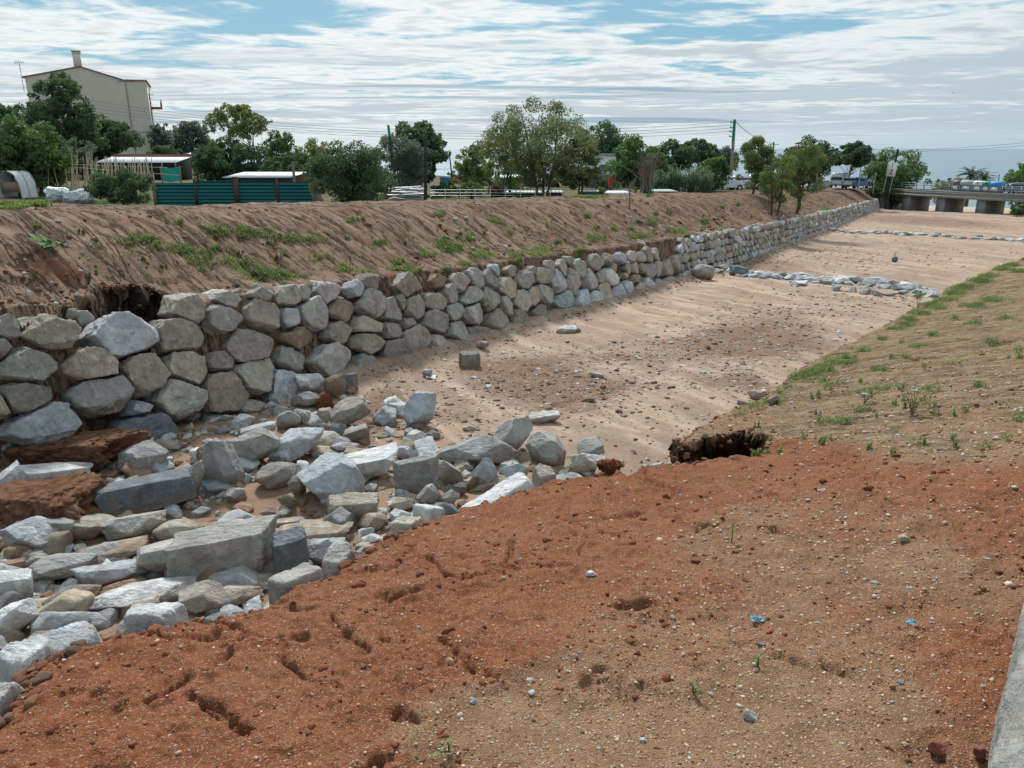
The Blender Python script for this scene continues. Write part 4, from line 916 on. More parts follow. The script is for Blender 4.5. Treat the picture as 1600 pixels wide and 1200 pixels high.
# grit and pebbles on the near bank
def polar(rg, k, r0, r1, a=48): r = np.exp(rg.uniform(math.log(r0), math.log(r1), k)); t = rg.uniform(-R(a), R(a), k); return np.stack([r*np.sin(t), r*np.cos(t)], 1)
p = polar(rg, 60000, 1.2, 12); s_, n_ = sn(p[:,0], p[:,1]); red = redf(p[:,0], p[:,1]); ok = (edge_dist(p[:,0], p[:,1]) > .04) & (rg.uniform(size=len(p)) < np.clip(1.05-red, .14, 1)); p = p[ok]
k = len(p); rr_ = np.hypot(p[:,0], p[:,1]); sz = np.exp(rg.normal(math.log(.0034), .38, k))*np.clip(rr_/2.2, 1, 3)
scatter('grit', p, sz, palette(rg, k, [(.50,.36,.23),(.58,.46,.33),(.40,.26,.16),(.33,.19,.11),(.45,.42,.38),(.24,.11,.06)]), MAT['gravel'], 0, 1)
p = polar(rg, 2600, 1.3, 14); red = redf(p[:,0], p[:,1]); red = np.where(red < .12, 1.02, red); cl = vn2(p[:,0]*1.3, p[:,1]*1.3, 300); ok = (edge_dist(p[:,0], p[:,1]) > .05) & (rg.uniform(size=len(p)) < np.clip(.95-red, .03, 1)*np.clip(.35+1.1*cl, .04, 1)*np.clip(1.5-np.hypot(p[:,0], p[:,1])/7, .2, 1)); p = p[ok]; k = len(p)
sz = np.exp(rg.normal(math.log(.0085), .48, k))*np.clip(np.hypot(p[:,0], p[:,1])/3, .9, 2.2)
scatter('pebbles', p, np.minimum(sz*.85, .024), palette(rg, k, [(.45,.46,.47),(.34,.36,.38),(.55,.52,.47),(.46,.36,.26),(.36,.16,.10),(.62,.60,.56),(.22,.22,.22)]), MAT['gravel'], 1, 2, rough=.18)
p = polar(rg, 9000, 1.2, 12); red = redf(p[:,0], p[:,1]); cl = vn2(p[:,0]*1.7, p[:,1]*1.7, 301) + .5*vn2(p[:,0]*5, p[:,1]*5, 302); ok = (edge_dist(p[:,0], p[:,1]) > .02) & (red > .25) & (rg.uniform(size=len(p)) < np.clip(.25+cl, .05, 1)); p = p[ok]; k = len(p)
sz = np.minimum(np.exp(rg.normal(math.log(.0062), .60, k))*np.clip(np.hypot(p[:,0], p[:,1])/3, .8, 1.6), .030)
scatter('soil_crumbs', p, sz, palette(rg, k, [(.22,.075,.038),(.17,.06,.033),(.27,.10,.052),(.20,.085,.045)]), MAT['mudchip'], 1, 3, rough=.42, sink=.5)
# crumbled soil under the two scoured edges
pp = []
for x_, y_, w_, k_ in ((1110, 700, 75, 260), (1060, 735, 40, 120)):
    q = hit(x_, y_, bd_f)[0]; pp.append(np.stack([q[0]*1.0 + rg.normal(size=k_)*.32, q[1] - .2 + rg.normal(size=k_)*.35], 1))
e0 = EDGE[(EDGE[:, 1] > 1.5) & (EDGE[:, 1] < 11)]; j = rg.integers(0, len(e0)-1, 900); u_ = rg.uniform(size=(900, 1)); pp.append(e0[j]*(1-u_) + e0[np.minimum(j+1, len(e0)-1)]*u_ + rg.normal(size=(900, 2))*.05)
j = rg.integers(0, len(PIT), 500); u_ = rg.uniform(size=(500, 1)); pp.append(PIT[j]*(1-u_) + PIT[(j+1) % len(PIT)]*u_ + rg.normal(size=(500, 2))*.09)
p = np.vstack(pp); k = len(p)
scatter_rocks('crumbled_soil', p, np.clip(np.exp(rg.normal(math.log(.016), .55, k)), .006, .045), palette(rg, k, [(.20,.08,.045),(.15,.075,.048),(.24,.12,.07),(.13,.08,.055)]), MAT['mudchip'], 8)
# rubble between the boulders on the scoured bed
sN = rg.uniform(-2, 9.5, 8200); nN = rg.uniform(-9.7, -2.7, 8200); X, Y = xy(sN, nN); ok = (edge_dist(X, Y) < -.12) & (rg.uniform(size=8200) < np.clip(.75 + .8*vn2(sN*.9, nN*.9, 310), .15, 1)*np.clip(1.4-sN/7, .12, 1)); p = np.stack([X, Y], 1)[ok]; k = len(p)
sz = np.clip(np.exp(rg.normal(math.log(.050), .80, k)), .012, .24)
scatter_rocks('rubble', p, sz, palette(rg, k, [(.42,.44,.46),(.52,.52,.51),(.30,.30,.29),(.44,.37,.28),(.40,.43,.46),(.47,.48,.49),(.22,.22,.23),(.26,.16,.11),(.36,.30,.23),(.30,.27,.23)]), MAT['rockA'], 4, 3)
# chips, mud curls and stones strewn over the sand
pts = []
for cx, cy, a, b, kx in MUD:
    c = int(420*kx + 60); pts.append(np.stack([cx + rg.normal(size=c)*a*1.1, cy + rg.normal(size=c)*b*1.1], 1))
c = 3200; s1 = np.exp(rg.uniform(math.log(8), math.log(118), c)); n1_ = rg.uniform(-9.6, 6, c); X, Y = xy(s1, n1_); w_ = rg.uniform(size=c) < np.clip(.25 + .9*vn2(s1*.18, n1_*.7, 320), .03, 1); pts.append(np.stack([X, Y], 1)[w_]); 
s1 = np.exp(rg.uniform(math.log(8), math.log(110), 1500)); X, Y = xy(s1, -9.5 + np.abs(rg.normal(size=1500))*.35); pts.append(np.stack([X, Y], 1))
p = np.vstack(pts); s_, n_ = sn(p[:,0], p[:,1]); ok = (edge_dist(p[:,0], p[:,1]) < -.15) & (n_ > -9.75) & (s_ > 7.5); p = p[ok]; k = len(p)
sz = np.clip(np.exp(rg.normal(math.log(.017), .60, k))*np.clip(np.hypot(p[:,0], p[:,1])/20, .8, 2.0), .006, .07)
scatter('river_gravel', p, sz, palette(rg, k, [(.16,.10,.07),(.22,.15,.10),(.42,.43,.43),(.30,.22,.16),(.12,.08,.06),(.5,.46,.40)]), MAT['gravel'], 1, 5, flatn=.4, rough=.35)
# clods and small stones on the far bank
s1 = np.exp(rg.uniform(math.log(3), math.log(90), 4200)); n1_ = -10.5 - np.abs(rg.normal(size=4200))*1.6; cl = vn2(s1*.7, n1_*1.2, 330) + (s1 < 10)*.3*(n1_ > -12); ok = rg.uniform(size=4200) < np.clip(.12+cl, .03, 1); X, Y = xy(s1[ok], n1_[ok]); p = np.stack([X, Y], 1); k = len(p)
sz = np.clip(np.exp(rg.normal(math.log(.022), .55, k))*np.clip(np.hypot(p[:,0], p[:,1])/18, .8, 2), .01, .12)
scatter('bank_clods', p, sz, palette(rg, k, [(.16,.09,.06),(.13,.07,.05),(.20,.11,.07),(.18,.08,.05),(.4,.38,.35)]), MAT['mudchip'], 1, 6, rough=.25)
# ---------------------------------------------------------------- plants
def leaves(rg, C, Rr, n, size, g, droop=0., asp=.55, squash=1.):
    """n leaf blades spread through clumps with centres C and radii Rr"""
    k = len(C); w_ = Rr**2/ (Rr**2).sum(); j = rg.choice(k, n, p=w_)
    d = rg.normal(size=(n, 3)); d /= np.linalg.norm(d, axis=1)[:, None]; r = rg.uniform(.25, 1.08, n)**.55
    c = C[j] + d*(r*Rr[j])[:, None]*np.array([1, 1, .8*squash])
    a = rg.normal(size=(n, 3)); a /= np.linalg.norm(a, axis=1)[:, None]
    if droop: a[:, 2] = -abs(a[:, 2]) - droop; a /= np.linalg.norm(a, axis=1)[:, None]
    b = np.cross(a, rg.normal(size=(n, 3))); b /= np.linalg.norm(b, axis=1)[:, None] + 1e-9
    s = size*rg.uniform(.6, 1.35, n)[:, None]
    V = np.stack([c - a*s, c + b*s*asp, c + a*s, c - b*s*asp], 1).reshape(-1, 3)
    ct = rg.uniform(0, 1, k); tone = np.clip(.55*ct[j] + .45*rg.uniform(0, 1, n), 0, 1)
    F = np.arange(n*4).reshape(n, 4); g.V.append(V); g.F.append(F + g.n); g.n += len(V); g.A.setdefault('tone', []).append(np.repeat(tone, 4))
def tree(name, label, cx, top, base, hw, D, mat, n, cb=.35, size=.11, kind='dense', bark='bark', seed=1, trunks=1, cat='tree', group=None, drop=None):
    rg = np.random.default_rng(seed); m = pxm(D); pt = P(cx, top, D); pb = P(cx, base, D)
    zg = tz(pb[0], D)[0]; zg = min(zg, pb[2]); Ht = pt[2] - zg; Rw = hw*m
    root = thing(name, label, cat, (pb[0], D, zg), 0, group)
    zb = Ht*cb if kind != 'bush' else 0.; cz = (Ht + zb)/2; Rz = (Ht - zb)/2
    nc = dict(dense=44, bush=46, sparse=74, dome=40, willow=34, airy=84)[kind]
    d = rg.normal(size=(nc, 3)); d /= np.linalg.norm(d, axis=1)[:, None]; rad = rg.uniform(0, 1, nc)**.36
    env = 1 + .22*vn3(d*1.8 + seed*3.1, seed)
    C = d*(rad*env)[:, None]*np.array([Rw*.98, Rw*.90, Rz*.90]) + [0, 0, cz]
    if kind == 'airy': zr = C[:, 2]/Ht; C[:, :2] *= (1.28 - .55*zr)[:, None]; C[:, 2] += rg.normal(size=len(C))*.04*Ht
    if kind == 'dome': C[:, 2] = np.maximum(C[:, 2], cz - Rz*.35)
    if kind == 'bush': C[:, 2] = np.abs(C[:, 2]); C = C[C[:, 2] > 0]
    Rr = rg.uniform(.18, .34, len(C))*min(Rw, Rz*1.3); 
    if kind in ('sparse', 'airy'): Rr *= .60
    g = G(); leaves(rg, C, Rr, n, size, g, droop=.9 if kind == 'willow' else 0, asp=.3 if kind == 'willow' else .5)
    # outlying sprays that break the outline
    k = max(10, n//260); d = rg.normal(size=(k, 3)); d /= np.linalg.norm(d, axis=1)[:, None]; d[:, 2] = np.abs(d[:, 2])*1.1 - .25
    C2 = d*np.array([Rw*1.0, Rw*.95, Rz*1.0]) + [0, 0, cz]; leaves(rg, C2, np.full(k, .10*min(Rw, Rz)+.05), n//9, size*.9, g)
    g.obj('crown', mat, root)
    t = G()
    for q in range(trunks):
        a = rg.uniform(0, 6.28); off = np.array([math.cos(a), math.sin(a), 0])*(.0 if trunks == 1 else .08*Rw + .15); r0 = max(.045*Ht**.8*.55, .05)/(trunks**.4)
        top_ = off*3.0 + [rg.normal()*.1*Rw, 0, Ht*.86]; P_ = np.array([off*(1-u) + top_*u + [math.sin(u*3+q)*.04*Ht, math.cos(u*2.4+q)*.03*Ht, 0] for u in np.linspace(0, 1, 8)]); P_[0] = off - [0, 0, .3]
        t.tube(P_, np.linspace(r0*1.25, r0*.22, 8), 7)
        for b in rg.choice(len(C), min(len(C), 16//trunks + 3), replace=False):
            u = np.clip(C[b][2]/Ht*.62, .15, .8); i = u*7; i0 = int(i); s0 = P_[i0]*(1-(i-i0)) + P_[min(i0+1, 7)]*(i-i0); mid = (s0 + C[b])/2 + [0, 0, -.06*Ht] + rg.normal(size=3)*.03*Ht
            t.tube([s0, mid*.6+s0*.4, mid, C[b]], [r0*.42, r0*.33, r0*.22, r0*.07], 5, False)
    t.obj('trunk', MAT[bark], root, True)
    return root
TB = 'trees behind the gardens'
TREES = [
 ('broadleaf_tree', 'tall dark tree standing before the pale gabled house', 108, 116, 262, 46, 72, L_dark, 9500, .12, .15, 'dense', 'bark', 1, 1),
 ('broadleaf_tree', 'dark green bush cut by the left edge, below the roof line', 12, 150, 300, 44, 58, L_dark, 8000, .1, .13, 'dense', 'bark', 2, 1),
 ('shrub', 'lighter feathery green bush above the bean canes', 62, 190, 300, 52, 50, L_mid, 8500, .0, .12, 'bush', 'bark', 3, 1),
 ('shrub', 'lighter green bush low at the left edge beside the plastic tunnel', 8, 205, 306, 36, 48, L_mid, 5200, .0, .11, 'bush', 'bark', 33, 1),
 ('broadleaf_tree', 'dark tree hiding the lower left corner of the house wall', 170, 182, 262, 40, 78, L_dark, 7000, .1, .15, 'dense', 'bark', 4, 1),
 ('broadleaf_tree', 'dark tree between the tall one and the lighter feathery bush', 55, 158, 270, 46, 76, L_dark, 7000, .1, .15, 'dense', 'bark', 44, 1),
 ('shrub', 'greyish olive shrub over the long low shed', 126, 207, 262, 24, 66, L_grey, 3000, .0, .11, 'bush', 'bark', 5, 1),
 ('shrub', 'dark tangled creeper bush between the canes and the green fence', 192, 264, 320, 46, 36, L_dark, 8500, .0, .055, 'bush', 'bark', 6, 1),
 ('broadleaf_tree', 'dark twiggy tree just right of the house balconies', 262, 186, 262, 22, 100, L_grey, 2600, .2, .15, 'sparse', 'bark', 7, 2),
 ('broadleaf_tree', 'grey-green tree behind the parked dark car', 303, 186, 262, 34, 104, L_grey, 6500, .05, .17, 'dense', 'bark', 8, 1),
 ('broadleaf_tree', 'tall airy tree with bare limbs showing under its light top', 383, 160, 290, 48, 66, L_yel, 5000, .52, .10, 'sparse', 'barkgrey', 9, 3),
 ('shrub', 'dark leafy hedge mass below the airy tree', 362, 212, 294, 46, 62, L_dark, 9000, .0, .12, 'bush', 'bark', 10, 1),
 ('broadleaf_tree', 'small upright tree right of the airy one', 441, 200, 290, 26, 72, L_mid, 3200, .15, .12, 'dense', 'bark', 11, 1),
 ('shrub', 'broad dark hedge behind the grey shed roof', 462, 236, 300, 46, 58, L_dark, 8000, .0, .11, 'bush', 'bark', 12, 1),
 ('broadleaf_tree', 'yellow-green tree peeping over the dark hedge', 497, 217, 290, 32, 76, L_yel, 4200, .1, .12, 'dense', 'bark', 13, 1),
 ('shrub', 'big round dark bush right of the green fence', 552, 224, 322, 60, 38, L_dark, 15000, .0, .062, 'bush', 'bark', 14, 1),
 ('olive_tree', 'grey-leaved olive between the round bush and the dark pole', 627, 205, 300, 42, 46, L_grey, 11000, .04, .06, 'dense', 'barkgrey', 15, 2),
 ('broadleaf_tree', 'dark tree with drooping pointed leaves behind the olive', 654, 188, 290, 46, 54, L_dark, 8000, .12, .12, 'dense', 'bark', 16, 1),
 ('broadleaf_tree', 'small olive-yellow tree against the bright sea', 742, 224, 296, 32, 56, L_yel, 3800, .12, .085, 'airy', 'barkgrey', 17, 3),
 ('broadleaf_tree', 'largest tree, open crown of yellowing leaves on thin trunks in the middle', 842, 150, 306, 84, 44, L_olive, 16500, .10, .066, 'airy', 'bark', 18, 3),
 ('broadleaf_tree', 'lower olive-brown tree touching the right side of the largest', 905, 215, 304, 34, 43, L_olive, 6500, .10, .07, 'airy', 'bark', 19, 2),
 ('broadleaf_tree', 'yellowish side tree touching the left side of the largest', 795, 205, 304, 36, 47, L_yel, 4200, .2, .07, 'airy', 'bark', 199, 2),
 ('conifer_tree', 'dark dense tree behind the white building', 944, 188, 290, 44, 92, L_dark, 8500, .12, .17, 'dense', 'bark', 20, 1),
 ('broadleaf_tree', 'rounded green tree right of the white building', 992, 212, 298, 42, 64, L_mid, 9500, .05, .11, 'dense', 'bark', 21, 1),
 ('broadleaf_tree', 'rounded dark tree behind the dry branches', 1040, 216, 298, 34, 68, L_dark, 7500, .05, .12, 'dense', 'bark', 22, 1),
 ('broadleaf_tree', 'distant dark flat-topped tree left of the utility pole', 1088, 218, 290, 28, 100, L_dark, 4200, .4, .17, 'dome', 'bark', 23, 1),
 ('broadleaf_tree', 'distant dark tree just behind the utility pole', 1122, 229, 292, 26, 104, L_grey, 3800, .3, .17, 'dome', 'bark', 24, 1),
 ('shrub', 'round green bush beside the reeds', 1112, 243, 300, 25, 74, L_mid, 5200, .0, .11, 'bush', 'bark', 25, 1),
 ('willow_tree', 'narrow willow-like tree right of the utility pole', 1176, 213, 303, 30, 60, L_willow, 8500, .10, .085, 'willow', 'bark', 26, 1),
 ('willow_tree', 'short willow-like tree with a leaning trunk on the berm', 1214, 236, 306, 26, 54, L_willow, 5200, .12, .075, 'willow', 'bark', 27, 2),
 ('willow_tree', 'airy willow-like tree with bare suckers round its base', 1250, 216, 304, 33, 60, L_willow, 7000, .14, .085, 'willow', 'bark', 28, 3),
 ('broadleaf_tree', 'dark tree behind the airy willow-like one', 1262, 213, 296, 36, 100, L_dark, 5500, .1, .17, 'dense', 'bark', 29, 1),
 ('stone_pine', 'dark domed tree with a bare trunk near the street lamp', 1322, 224, 292, 34, 108, L_dark, 7500, .38, .17, 'dome', 'bark', 30, 1),
 ('broadleaf_tree', 'dense green tree behind the white sign', 1396, 233, 296, 44, 116, L_mid, 9500, .10, .17, 'dense', 'bark', 31, 1),
 ('shrub', 'low green bush by the bridge railing left of the palms', 1480, 275, 300, 26, 135, L_mid, 2600, .0, .18, 'bush', 'bark', 32, 1),
 ('broadleaf_tree', 'dark green tree cut by the right edge behind the bridge', 1603, 246, 305, 32, 112, L_mid, 6500, .10, .17, 'dense', 'bark', 34, 1),
 ('shrub', 'small dark shrub at the left end of the bridge deck', 1367, 292, 304, 13, 112, L_dark, 1300, .0, .14, 'bush', 'bark', 35, 1),
 ('shrub', 'leafless-looking grey shrub before the white building', 938, 262, 300, 24, 60, L_grey, 1600, .1, .08, 'airy', 'bark', 36, 2),
 ('shrub', 'rust-brown dead shrub beside the pale shed roof', 776, 280, 304, 13, 46, L_dry, 1500, .0, .06, 'bush', 'bark', 37, 1),
 ('shrub', 'low bright vegetable bush in front of the small olive-yellow tree', 735, 284, 306, 22, 50, L_mid, 1800, .0, .07, 'bush', 'bark', 38, 1),
 ('shrub', 'dark shrub behind the blue shed', 800, 268, 296, 26, 70, L_dark, 2200, .0, .1, 'bush', 'bark', 39, 1),
 ('shrub', 'green shrub at the far right end under the bridge', 1590, 318, 335, 12, 96, L_mid, 1200, .0, .12, 'bush', 'bark', 40, 1),
 ('shrub', 'low green shrub behind the wire fence, below the blue sheet', 696, 284, 304, 20, 52, L_mid, 1500, .0, .08, 'bush', 'bark', 51, 1),
 ('shrub', 'dark low shrub between the round dark bush and the pipe pile', 607, 282, 308, 22, 60, L_dark, 2400, .0, .1, 'bush', 'bark', 52, 1),
 ('shrub', 'broad dark shrub mass far behind the small olive-yellow tree', 735, 262, 296, 40, 96, L_grey, 3600, .0, .16, 'bush', 'bark', 53, 1),
 ('shrub', 'wide dark shrub behind the red flag', 955, 276, 298, 34, 72, L_dark, 3400, .0, .11, 'bush', 'bark', 54, 1),
 ('shrub', 'broad green shrub far behind the main tree trunks', 850, 264, 298, 60, 88, L_dark, 5200, .0, .15, 'bush', 'bark', 55, 1),
 ('shrub', 'low green shrub under the yellow-green tree right of the hedge', 510, 246, 300, 34, 74, L_mid, 4200, .0, .12, 'bush', 'bark', 56, 1),
 ('shrub', 'dark shrub at the foot of the cream house by its annex', 262, 226, 262, 24, 92, L_dark, 2600, .0, .15, 'bush', 'bark', 57, 1),
 ('shrub', 'dark shrub filling the gap right of the parked dark car', 325, 232, 276, 22, 88, L_dark, 3000, .0, .14, 'bush', 'bark', 58, 1),
 ('shrub', 'low hedge between the two willow-like trees and the street', 1200, 270, 296, 40, 104, L_dark, 3400, .0, .15, 'bush', 'bark', 59, 1),
 ('shrub', 'grey-green shrub right of the dark water tank', 938, 292, 306, 9, 47, L_mid, 900, .0, .05, 'bush', 'bark', 41, 1),
]
for t_ in TREES:
    tree(t_[0], t_[1], t_[2], t_[3], t_[4], t_[5], t_[6], t_[7], int(t_[8]*1.35), t_[9], t_[10], t_[11], t_[12], t_[13], t_[14], cat='shrub' if t_[0] == 'shrub' else 'tree', group='shrubs of the gardens' if t_[0] == 'shrub' else TB)
# dry branches leaning together
q = P(1010, 305, 48); root = thing('branch_bundle', 'bundle of tall dry grey branches leaning together before the rounded trees', 'dead branches', (q[0], 48, tz(q[0], 48)[0])); g = G(); rg = np.random.default_rng(5); Ht = P(1010, 232, 48)[2] - root.location.z
for k in range(46):
    a = rg.uniform(0, 6.28); r0 = rg.uniform(.0, .35); h = Ht*rg.uniform(.55, 1.0); tx = rg.normal()*.45; t_ = [np.array([math.cos(a)*r0*(1-u)*1.3 + tx*u**1.5 + (rg.normal()*.05 if u > .2 else 0), math.sin(a)*r0 + rg.normal()*.03, h*u]) for u in np.linspace(0, 1, 6)]
    g.tube(t_, np.linspace(.045, .008, 6)*rg.uniform(.6, 1.3), 5, False)
    for _ in range(3):
        i = rg.integers(2, 5); g.tube([t_[i], t_[i] + np.array([rg.normal()*.3, rg.normal()*.2, .35])], [.013, .004], 4, False)
g.obj('branches', MAT['barkgrey'], root); root['kind'] = 'thing'
# reeds
q = P(1066, 300, 58); rg = np.random.default_rng(6); root = thing('reed_clump', 'clump of tall blue-green reeds beside the dry branches', 'reeds', (q[0], 58, tz(q[0], 58)[0])); g = G(); st_ = G(); Ht = P(1066, 262, 58)[2] - root.location.z
for k in range(330):
    x = rg.uniform(-2.2, 2.2); y = rg.uniform(-.8, .8); h = Ht*rg.uniform(.6, 1.05)*(1-.25*abs(x/2.2)**2); a = rg.uniform(-.12, .12)
    st_.tube([[x, y, 0], [x + a*h*.5, y, h*.5], [x + a*h*1.2, y, h]], [.022, .016, .004], 3, False)
    for u in rg.uniform(.25, 1, 7):
        L = rg.uniform(.3, .55); an = rg.uniform(0, 6.28); p0 = np.array([x + a*h*u, y, h*u]); d = np.array([math.cos(an)*.55, math.sin(an)*.55, .75]); sd = np.array([-math.sin(an), math.cos(an), 0])*.022
        p1 = p0 + d*L*.55; p2 = p0 + d*L + [0, 0, -.12*L*2]; g.add([p0-sd, p0+sd, p1+sd, p1-sd, p2], [[0,1,2,3]], tone=rg.uniform()); g.add([p1-sd, p1+sd, p2], [[0,1,2]], tone=rg.uniform())
g.obj('leaves', L_reed, root); st_.obj('stems', L_reed, root)
# palms
def palm(cx, top, base, D, lab, nfr, Lf, seed):
    rg = np.random.default_rng(seed); q = P(cx, base, D); zt = P(cx, top, D)[2]; zg = min(tz(q[0], D)[0], q[2]); root = thing('palm_tree', lab, 'palm', (q[0], D, zg), 0, 'palms by the beach'); h = zt - zg - Lf*.45; g = G(); t = G()
    t.tube([[0, 0, -.3], [.05, 0, h*.5], [0, 0, h]], [.32, .26, .30], 9)
    for k in range(nfr):
        an = rg.uniform(0, 6.28); el = rg.uniform(-.3, 1.25); L = Lf*rg.uniform(.8, 1.05); pts = []; p = np.array([0, 0, h]); e = el
        for i in range(8): pts.append(p.copy()); p = p + np.array([math.cos(an)*math.cos(e), math.sin(an)*math.cos(e), math.sin(e)])*L/7; e -= .20
        sd = np.array([-math.sin(an), math.cos(an), 0])
        for i in range(7):
            for s_ in (-1, 1):
                for u in (0., .33, .66):
                    a = pts[i]*(1-u) + pts[i+1]*u; w_ = L*.17*(1 - abs((i+u)/7-.45)); b = a + s_*sd*w_ + (pts[i+1]-pts[i])*.8 + [0, 0, -w_*.35]; g.add([a, a + (pts[i+1]-pts[i])*.24, b], [[0,1,2]], tone=rg.uniform())
    g.obj('crown', L_palm, root); t.obj('trunk', MAT['bark'], root, True)
palm(1512, 262, 305, 138, 'taller of two palms behind the recycling bins', 46, 3.0, 1); palm(1533, 269, 305, 134, 'shorter right-hand of two palms behind the recycling bins', 38, 2.6, 2)

# ---- weeds on the banks: uncountable ground cover
def weed_field(name, patches, surf, seed, leaf=.028, dens=1.):
    rg = np.random.default_rng(seed); g = G(); tot = 0
    for x, y, wx, wy in patches:
        q = hit(x, y, surf)[0]; qx = hit(x+wx, y, surf)[0]; qy = hit(x, y-wy, surf)[0]; ul = (qx-q)[:2]; v = (qy-q)[:2]; a = np.hypot(*ul); ul = ul*min(1, 1.1*wx*q[1]/1180/max(a, 1e-6)); a = np.hypot(*ul); vl = np.hypot(*v); v = v*min(1, max(.12, .9*a)/max(vl, 1e-6))
        n = int(np.clip(3600*a*np.hypot(*v)*dens, 120, 1800))
        cl = max(4, n//26); cu = rg.normal(size=(cl, 2))*.55; j = rg.integers(0, cl, n); uv = cu[j] + rg.normal(size=(n, 2))*.16
        p = q[:2] + uv[:, :1]*ul + uv[:, 1:]*v; z = tz(p[:, 0], p[:, 1]); sc = 1 + min(np.hypot(*q[:2])/30, 1.2)
        h = rg.uniform(.1, 1, n)*.055*sc*.8
        c = np.stack([p[:, 0], p[:, 1], z + h], 1); an = rg.uniform(0, 6.28, n); el = rg.uniform(.1, 1.3, n); s = leaf*sc*rg.uniform(.6, 1.4, n)
        A = np.stack([np.cos(an)*np.cos(el), np.sin(an)*np.cos(el), np.sin(el)], 1)*s[:, None]; B = np.stack([-np.sin(an), np.cos(an), rg.uniform(-.3, .3, n)], 1)*(s*.24)[:, None]
        V = np.stack([c-A*1.2, c+B, c+A, c-B], 1).reshape(-1, 3); F = np.arange(4*n).reshape(n, 4)
        g.V.append(V); g.F.append(F+g.n); g.n += len(V); g.A.setdefault('tone', []).append(np.repeat(rg.uniform(0, 1, n)*.6 + rg.uniform(0, .4), 4)); tot += n
    return tag(g.obj(name, L_weed), kind='stuff')
FW = [(215,375,40,8),(300,390,60,9),(370,410,40,10),(340,360,30,8),(390,365,35,8),(415,425,45,11),(478,458,14,5),(470,375,50,6),(440,430,35,8),(540,420,25,6),(500,405,20,5),(630,420,26,9),(590,380,22,5),(550,343,12,4),(570,342,8,3),(688,335,12,5),(735,370,14,7),(690,378,14,6),(710,388,36,8),(620,408,14,5),(670,398,14,6),(755,398,22,11),(698,420,14,6),(725,413,13,10),(805,400,16,7),(840,392,36,8),(795,360,9,5),(770,342,14,4),(870,378,11,5),(930,372,24,13),(960,357,11,6),(1000,368,36,5),(1020,345,18,5),(1100,345,14,5),(1045,330,11,3),(810,412,11,5),(1060,360,26,5),(640,460,10,4),(280,345,14,4),(140,430,10,3),(305,405,25,6),(1130,360,20,5),(1075,372,20,3),(905,395,20,5),(1250,322,25,3),(1290,326,30,3),(1315,330,20,3),(60,352,10,3),(575,425,10,4),(655,430,12,6),(860,405,10,5)]
rg = np.random.default_rng(41); FW += [(float(x), float(np.interp(x, [0, 400, 800, 1150], [395, 395, 375, 345]) + rg.normal()*22), float(rg.uniform(3, 9)), float(rg.uniform(1., 2.5))) for x in rg.uniform(60, 1180, 45)]
weed_field('weeds', FW, tdrop, 1, .017, 2.6)
NWD = [(1230,604,16,6),(1262,585,22,7),(1290,572,22,6),(1325,560,22,5),(1350,548,18,5),(1378,532,14,4),(1402,512,18,6),(1420,498,22,8),(1440,490,22,8),(1455,478,22,8),(1475,470,22,8),(1490,460,22,8),(1510,448,22,8),(1530,440,22,8),(1545,432,22,7),(1565,422,20,7),(1580,414,18,6),(1598,404,16,6),(1195,628,14,5),(1150,650,12,4),(1250,588,40,12),(1275,580,30,10),(1222,615,14,7),(1310,566,34,7),(1180,634,22,5),(1210,628,20,6),(1160,640,12,4),(1430,488,22,9),(1465,482,26,8),(1415,505,22,6),(1395,512,14,4),(1500,452,34,12),(1530,440,26,8),(1560,418,30,9),(1585,405,20,7),(1550,470,34,6),(1520,478,30,5),(1590,425,18,6),(1310,660,30,6),(1285,662,14,4),(1380,605,20,5),(1340,612,20,5),(1525,603,18,6),(1430,540,20,4),(1520,505,18,4),(1550,537,22,6),(1460,525,18,4),(1370,578,18,4),(1495,495,14,4),(1580,690,18,8),(1510,640,12,5),(1540,700,20,5),(1590,655,16,7),(1430,696,18,4),(1290,690,8,3),(1450,610,24,5),(1350,640,20,5),(1300,600,20,4),(1410,560,16,3),(1490,570,14,3),(1570,500,18,4),(1590,560,14,4)]
NWD += [(float(x), float(rg.uniform(np.interp(x, [1150, 1600], [650, 410])+6, 715)), float(rg.uniform(3, 9)), float(rg.uniform(1., 2.5))) for x in rg.uniform(1180, 1600, 40)]
weed_field('weeds', NWD, nb_f, 2, .011, 4.0)
# grass along the crest below the gardens
pt = [(x, y, 24, 3) for x, y in [(10,322),(45,318),(80,316),(120,315),(160,317),(200,316),(255,314),(300,314),(345,316),(385,316),(425,317),(465,317),(505,316),(545,315),(590,312),(635,309),(660,308),(700,306),(760,306),(830,305),(880,306),(915,309),(20,326),(50,323)]]
weed_field('grass', pt, tdrop, 3, .03, 3)

